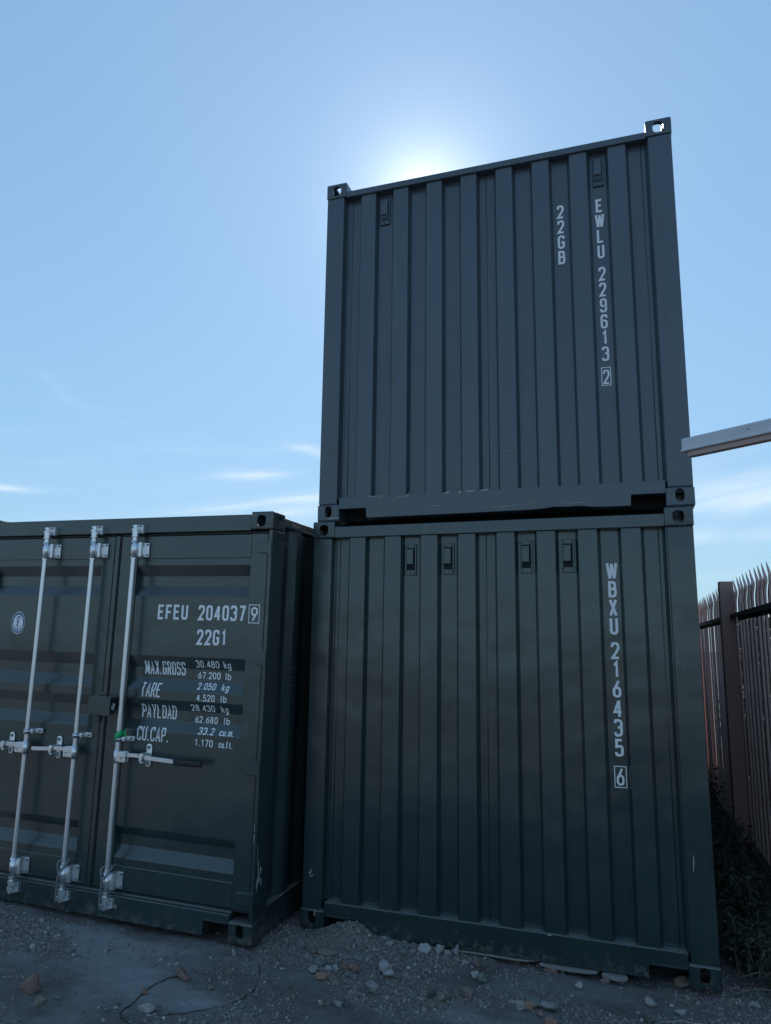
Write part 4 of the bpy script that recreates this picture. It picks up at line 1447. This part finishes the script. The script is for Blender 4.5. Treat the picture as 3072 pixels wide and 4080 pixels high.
# ------------------------------------------------------------------ rocks one can tell apart
ROCKS = [
    # x, y, sx, sy, sz, mat, sharp, label, group
    (-.928, -1.243, .100, .066, .070, ST_BRICK, .2, 'reddish brown wedge shaped rock lying at the lower left', None),
    (-.724, -1.375, .066, .052, .050, ST_BROWN, .3, 'rounded brown rock in front of the reddish wedge rock', None),
    (-1.227, -.925, .032, .026, .026, ST_PALE, .6, 'small white pebble on the gravel at the far left', None),
    (-.276, -.830, .088, .074, .078, ST_BRICK, .8, 'squarish red brick lump touching the end of the black cable', None),
    (-.374, -1.040, .034, .030, .034, ST_BRICK, .2, 'small round reddish stone beside the black cable', None),
    (-.085, -.880, .034, .026, .028, ST_BROWN, .4, 'small brown pebble to the right of the red brick lump', None),
    (-.742, -1.250, .034, .026, .018, ST_GREEN, .5, 'small flat greenish stone right of the reddish wedge rock', None),
    (-.250, -1.190, .075, .055, .050, ST_PALE, .4, 'crumbly pale lump at the bottom edge below the red brick lump', None),
    (-1.529, -.313, .042, .036, .032, ST_GREY, .6, 'grey stone tucked under the left container sill', None),
    (.223, -.257, .040, .034, .030, ST_BROWN, .3, 'small round brown stone at the left of the long slab stone', None),
    (.308, -.268, .110, .055, .040, ST_BROWN, .7, 'long brown slab stone lying below the left notch of the lower container', None),
    (.330, -.419, .052, .044, .036, ST_GREEN, .5, 'green grey stone in the rubble heap left of the orange one', None),
    (.325, -.500, .046, .055, .034, ST_GREY, .6, 'grey jagged stone just left of the orange red stone', None),
    (.412, -.553, .088, .058, .046, ST_RED, .7, 'orange red angular stone in the middle of the rubble heap', None),
    (.395, -.452, .040, .028, .026, ST_PALE, .8, 'pale blocky chip behind the orange red stone', None),
    (.437, -.460, .034, .044, .040, ST_GREY, .8, 'upright grey chip to the right of the pale blocky chip', None),
    (.470, -.390, .060, .042, .032, ST_BRICK, .6, 'dark red stone at the back of the rubble heap', None),
    (.528, -.412, .058, .044, .034, ST_BRICK, .5, 'brick red stone on the right of the rubble heap', None),
    (.530, -.470, .075, .026, .024, ST_GREY, .7, 'flat bluish grey sliver in front of the brick red stone', None),
    (.480, -.560, .075, .070, .030, ST_BROWN, .7, 'flat brown slab to the right of the orange red stone', None),
    (.680, -.322, .080, .062, .058, ST_PALE, .2, 'rounded whitish stone of the touching pale pair', None),
    (.742, -.394, .082, .058, .052, ST_PALE, .8, 'crumbly pink flecked white stone of the touching pale pair', None),
    (.717, -.631, .060, .055, .056, ST_GREY, .8, 'upright grey block stone standing alone in front of the lower container', None),
    (.600, -.805, .044, .034, .026, ST_GREY, .7, 'flat grey stone near the bottom of the picture left of centre', None),
    (.635, -.790, .038, .030, .022, ST_DARK, .7, 'dark flat chip beside the flat grey stone near the bottom', None),
    (.501, -.265, .068, .046, .036, ST_GREEN, .6, 'grey green stone half sunk in the gravel mound', None),
    (.627, -.075, .050, .036, .036, ST_GREY, .8, 'blocky grey stone against the lower container sill', None),
    (.745, -.178, .050, .036, .034, ST_GREEN, .7, 'triangular grey green stone behind the touching pale pair', None),
    (.843, -.085, .076, .046, .056, ST_PALE, .4, 'leftmost of the pale stones wedged under the lower container', None),
    (.932, -.072, .052, .030, .062, ST_PALE, .8, 'square pale chunk standing second from left under the lower container', None),
    (.978, -.066, .044, .026, .062, ST_GREY, .9, 'thin upright pale wedge leaning beside the square chunk', None),
    (1.012, -.02, .060, .034, .062, ST_GREY, .8, 'rightmost grey slab wedged up under the sill', None),
    (1.094, -.122, .046, .036, .032, ST_GREY, .3, 'round grey stone just in front of the sill near the middle', None),
    (1.165, -.140, .034, .034, .034, ST_BROWN, .3, 'small round brown stone beside the round grey one near the sill', None),
    (1.181, -.262, .050, .040, .042, ST_PALE, .4, 'round off white stone touching a greenish one', None),
    (1.228, -.285, .056, .044, .052, ST_GREEN, .6, 'greenish stone touching the round off white stone', None),
    (.963, -.529, .044, .040, .042, ST_BROWN, .4, 'brown stone at the left of the row of three stones', None),
    (1.014, -.535, .056, .040, .038, ST_DARK, .8, 'dark blue grey block in the row of three stones', None),
    (1.060, -.556, .050, .046, .042, ST_BROWN, .3, 'orange brown stone at the right of the row of three stones', None),
    (1.038, -.632, .034, .030, .028, ST_BROWN, .5, 'small brown stone below the row of three stones', None),
    (1.195, -.469, .060, .050, .050, ST_BROWN, .5, 'tan rounded rock alone to the right of the row of three stones', None),
    (1.510, -.430, .100, .066, .052, ST_GREEN, .5, 'large greenish rock at the back of the lower rubble cluster', None),
    (1.590, -.440, .085, .055, .050, ST_GREY, .4, 'rounded grey rock on the right of the lower rubble cluster', None),
    (1.468, -.505, .062, .044, .042, ST_PALE, .5, 'pale rock at the left of the lower rubble cluster', None),
    (1.508, -.545, .048, .034, .032, ST_RED, .6, 'pinkish red stone in front of the lower rubble cluster', None),
    (1.566, -.530, .030, .026, .024, ST_RED, .4, 'small pink pebble in front of the rounded grey rock', None),
    (1.620, -.590, .056, .042, .036, ST_RED, .5, 'orange brown stone at the bottom edge right of the rubble cluster', None),
    (1.717, -.136, .038, .034, .036, ST_PALE, .7, 'pale cube shaped stone below the right half of the sill', None),
    (1.846, -.020, .044, .034, .036, ST_BROWN, .5, 'brown stone tucked under the right half of the sill', None),
    (2.080, -.172, .056, .046, .046, ST_GREY, .6, 'lumpy grey stone left of the right container foot', None),
    (2.218, -.212, .066, .034, .034, ST_PALE, .4, 'elongated pale stone with a dark underside near the right container foot', None),
    (2.108, -.384, .036, .030, .026, ST_PALE, .6, 'small pale stone beside the tiny weed tuft', None),
    (2.245, .110, .080, .055, .070, ST_BROWN, .4, 'brown rock filling the right notch of the lower container', None),
    (2.190, -.400, .100, .055, .014, ST_BROWN, .9, 'flat brown flake lying right of the small pale stone', None),
    (2.58, -.02, .055, .040, .035, ST_GREY, .4, 'grey stone beside the right foot of the stack', None),
    (2.70, -.04, .060, .040, .03, ST_PALE, .7, 'pale angular stone under the long dry twig', None),
    (1.55, .0, .08, .05, .035, ST_BRICK, .9, 'red brick fragment packed under the sill right of centre', None),
    (1.33, .04, .10, .06, .05, ST_BROWN, .8, 'brown slab packed under the sill near the middle', None),
]


def wedge_mesh():
    bm = bmesh.new()
    for p in ((-.062, -.026, 0), (.050, -.034, 0), (.058, .034, 0), (-.040, .036, 0), (.034, -.020, .072), (.014, .0, .088), (.038, .016, .082), (-.030, -.014, .020), (.054, -.006, .040), (.0, -.03, .045)):
        bm.verts.new(p)
    bmesh.ops.convex_hull(bm, input=bm.verts)
    bmesh.ops.bevel(bm, geom=bm.edges[:], offset=.004, segments=2, affect='EDGES')
    bmesh.ops.triangulate(bm, faces=bm.faces[:])
    for k in range(3):
        bmesh.ops.subdivide_edges(bm, edges=[e for e in bm.edges if e.calc_length() > .012], cuts=1)
        bmesh.ops.triangulate(bm, faces=bm.faces[:])
    for v in bm.verts:
        v.co += Vector((1, 1, 1)) * noise.fractal(v.co * 30, .9, 2.1, 4) * .0022
    me_ = bpy.data.meshes.new('rock'); bm.to_mesh(me_); bm.free()
    return me_


for i, (x, y, sx, sy, sz, mt, sh, lb, gp) in enumerate(ROCKS):
    me_ = rock_mesh('rock', sx * 1.28, sy * 1.28, sz * 1.22, 100 + i * 7, sh, 3) if i else wedge_mesh()
    o = link('rock', me_, mt)
    rr = random.Random(i)
    o.rotation_euler = (rr.uniform(-.25, .25), rr.uniform(-.25, .25), rr.uniform(-.5, .5))
    zmin = min(v.co.z for v in me_.vertices)
    o.location = (x, y, ground_z(x, y) - zmin * .80)
    tag(o, lb, 'rock')
# wedge rock is made taller on one side by its own outline
wk = bpy.data.objects.get('rock')

# pieces of broken concrete slab showing under the sill
slab = MB()
slab.prism([(.98, .0), (1.10, -.006), (1.20, -.004), (1.31, -.008), (1.42, .0), (1.48, .03), (1.45, .14), (1.0, .14)], 'z', .003, .011, .002, 1)
tag(slab.done('concrete_slab', CONC, None), 'thin pale concrete slab edge under the middle of the lower container sill', 'slab')
slab = MB()
slab.prism([(1.49, .0), (1.56, -.014), (1.66, -.022), (1.76, -.010), (1.80, .002), (1.82, .05), (1.52, .10)], 'z', -.006, .009, .002, 1)
tag(slab.done('concrete_slab', CONC, None), 'thick broken concrete slab sticking out from under the sill right of the middle', 'slab')
slab = MB()
slab.prism([(1.83, -.002), (1.88, -.024), (1.92, -.030), (1.965, -.004), (1.95, .06), (1.85, .06)], 'z', -.014, .008, .003, 1)
tag(slab.done('concrete_slab', CONC, None), 'small pointed concrete piece at the right end under the sill', 'slab')

# small countable stones that look alike
rg = random.Random(12)
proto = [rock_mesh('stone', .030, .022, .017, 900 + k, .9, 1, .05) for k in range(8)]
for k in range(8): proto[k].materials.append([ST_GREY, ST_BROWN, ST_PALE, ST_GREEN][k % 4])
cnt = 0
while cnt < 110:
    x, y = rg.uniform(-1.9, 2.5), rg.uniform(-1.5, .05)
    if y < -.95 - .45 * 0 and x > .6: continue
    if x < .05 and y > -.46: continue
    if noise.noise(Vector((x * 1.6, y * 2.3, 2))) < -.05 + .25 * rg.random(): continue
    o = link('stone', proto[rg.randrange(8)], None)
    s_ = rg.uniform(.6, 1.25)
    o.scale = (s_ * rg.uniform(.8, 1.3), s_, s_)
    o.location = (x, y, ground_z(x, y) + .005 * s_)
    o.rotation_euler = (rg.uniform(-.4, .4), rg.uniform(-.4, .4), rg.uniform(0, 6.28))
    tag(o, 'small loose stone lying among the fine gravel in front of the containers', 'stone', 'small loose stones on the gravel')
    cnt += 1

# ------------------------------------------------------------------ gravel, one object
rs = np.random.RandomState(4)
ico = bmesh.new(); bmesh.ops.create_icosphere(ico, subdivisions=1, radius=1.0)
iv = np.array([v.co[:] for v in ico.verts]); ifc = np.array([[v.index for v in f.verts] for f in ico.faces]); ico.free()
NP = 85000
px, py, pr = [], [], []
while len(px) < NP:
    x = rs.uniform(-2.6, 3.0); y = rs.uniform(-1.75, .9)
    if x < -.10 and y > -.38 and rs.rand() < .9: continue
    if x > .02 and x < 2.42 and y > .12: continue
    if y < -1.7 + max(0, (x + .9)) * .33: continue
    d = noise.fractal(Vector((x * 1.3, y * 1.9, 1.7)), .8, 2.2, 4)
    heap = math.exp(-((x - .38) / .42) ** 2 - ((y + .28) / .26) ** 2) + .9 * math.exp(-((x - .95) / .4) ** 2 - ((y + .12) / .12) ** 2) + .9 * math.exp(-((x + 1.5) / .6) ** 2 - ((y + .65) / .25) ** 2) \
        + .7 * math.exp(-((x - 1.5) / .5) ** 2 - ((y + .15) / .2) ** 2)
    if rs.rand() > np.clip(.26 + d * 1.6 + heap * .9 - dust(x, y) * 1.1, .015, 1): continue
    px.append(x); py.append(y)
    r_ = .0017 + rs.exponential(.0018)
    if rs.rand() < .018 + .07 * heap: r_ += rs.uniform(.002, .008)
    pr.append(min(r_, .015))
px, py, pr = np.array(px), np.array(py), np.array(pr)
pz = np.array([ground_z(a, b) for a, b in zip(px, py)])
sc = pr[:, None] * rs.uniform(.65, 1.45, (NP, 3)); sc[:, 2] *= .75
sc = pr[:, None] * rs.uniform(.45, 1.5, (NP, 3)); sc[:, 2] *= .7
V = iv[None] * (1 + rs.uniform(-.48, .35, (NP, 12, 1)))
V = np.sign(V) * np.abs(V) ** rs.uniform(.55, 1.0, (NP, 1, 1)) * sc[:, None, :]
qq = rs.normal(size=(NP, 4)) * np.array([1.0, .35, .35, 1.0]); qq /= np.linalg.norm(qq, axis=1)[:, None]
w_, x_, y_, z_ = qq.T
RM = np.stack([np.stack([1 - 2 * (y_ * y_ + z_ * z_), 2 * (x_ * y_ - z_ * w_), 2 * (x_ * z_ + y_ * w_)], 1),
               np.stack([2 * (x_ * y_ + z_ * w_), 1 - 2 * (x_ * x_ + z_ * z_), 2 * (y_ * z_ - x_ * w_)], 1),
               np.stack([2 * (x_ * z_ - y_ * w_), 2 * (y_ * z_ + x_ * w_), 1 - 2 * (x_ * x_ + y_ * y_)], 1)], 1)
V = np.einsum('nij,nkj->nki', RM, V)
VX = V[:, :, 0] + px[:, None]
VY = V[:, :, 1] + py[:, None]
VZ = V[:, :, 2] + (pz + pr * .05)[:, None]
VV = np.stack([VX, VY, VZ], 2).reshape(-1, 3)
FF = (ifc[None] + (np.arange(NP) * 12)[:, None, None]).reshape(-1, 3)
me = bpy.data.meshes.new('gravel')
me.vertices.add(len(VV)); me.vertices.foreach_set('co', VV.ravel().astype(np.float32))
me.loops.add(len(FF) * 3); me.loops.foreach_set('vertex_index', FF.ravel().astype(np.int32))
me.polygons.add(len(FF)); me.polygons.foreach_set('loop_start', np.arange(len(FF), dtype=np.int32) * 3)
me.polygons.foreach_set('loop_total', np.full(len(FF), 3, dtype=np.int32))
me.update(calc_edges=True); me.validate()
tag(link('gravel', me, PEBBLE), 'loose fine gravel and grit scattered over the dusty ground', None, kind='stuff')

# black cable
pts = [(-.300, -.815), (-.335, -.865), (-.367, -.924), (-.393, -1.024), (-.380, -1.09), (-.366, -1.146), (-.372, -1.20), (-.364, -1.240), (-.330, -1.280), (-.266, -1.313), (-.203, -1.336), (-.10, -1.39), (.05, -1.42)]
fine = []
for i in range(len(pts) - 1):
    for k in range(5):
        t = k / 5
        x = pts[i][0] * (1 - t) + pts[i + 1][0] * t; y = pts[i][1] * (1 - t) + pts[i + 1][1] * t
        fine.append((x, y, ground_z(x, y) + .0042 + .002 * math.sin(i * 1.7 + t)))
tag(MB().tube(fine, .0030, 6).done('cable', WIRE, None, smooth=True), 'thin black cable curving over the ground from the red brick lump', 'cable')
pts = [(-.02, -.50), (.04, -.58), (.085, -.68), (.12, -.80), (.11, -.92), (.05, -1.02), (-.05, -1.12), (-.15, -1.20), (-.22, -1.23)]
fine = []
for i in range(len(pts) - 1):
    for k in range(6):
        t = k / 6
        x = pts[i][0] * (1 - t) + pts[i + 1][0] * t; y = pts[i][1] * (1 - t) + pts[i + 1][1] * t
        fine.append((x, y, ground_z(x, y) + .0020 + .0035 * math.sin(i * 2.3 + t * 2)))
tag(MB().tube(fine, .0022, 6).done('cable', WIRE, None, smooth=True), 'half buried thin cable running from the left container foot towards the bottom edge', 'cable')
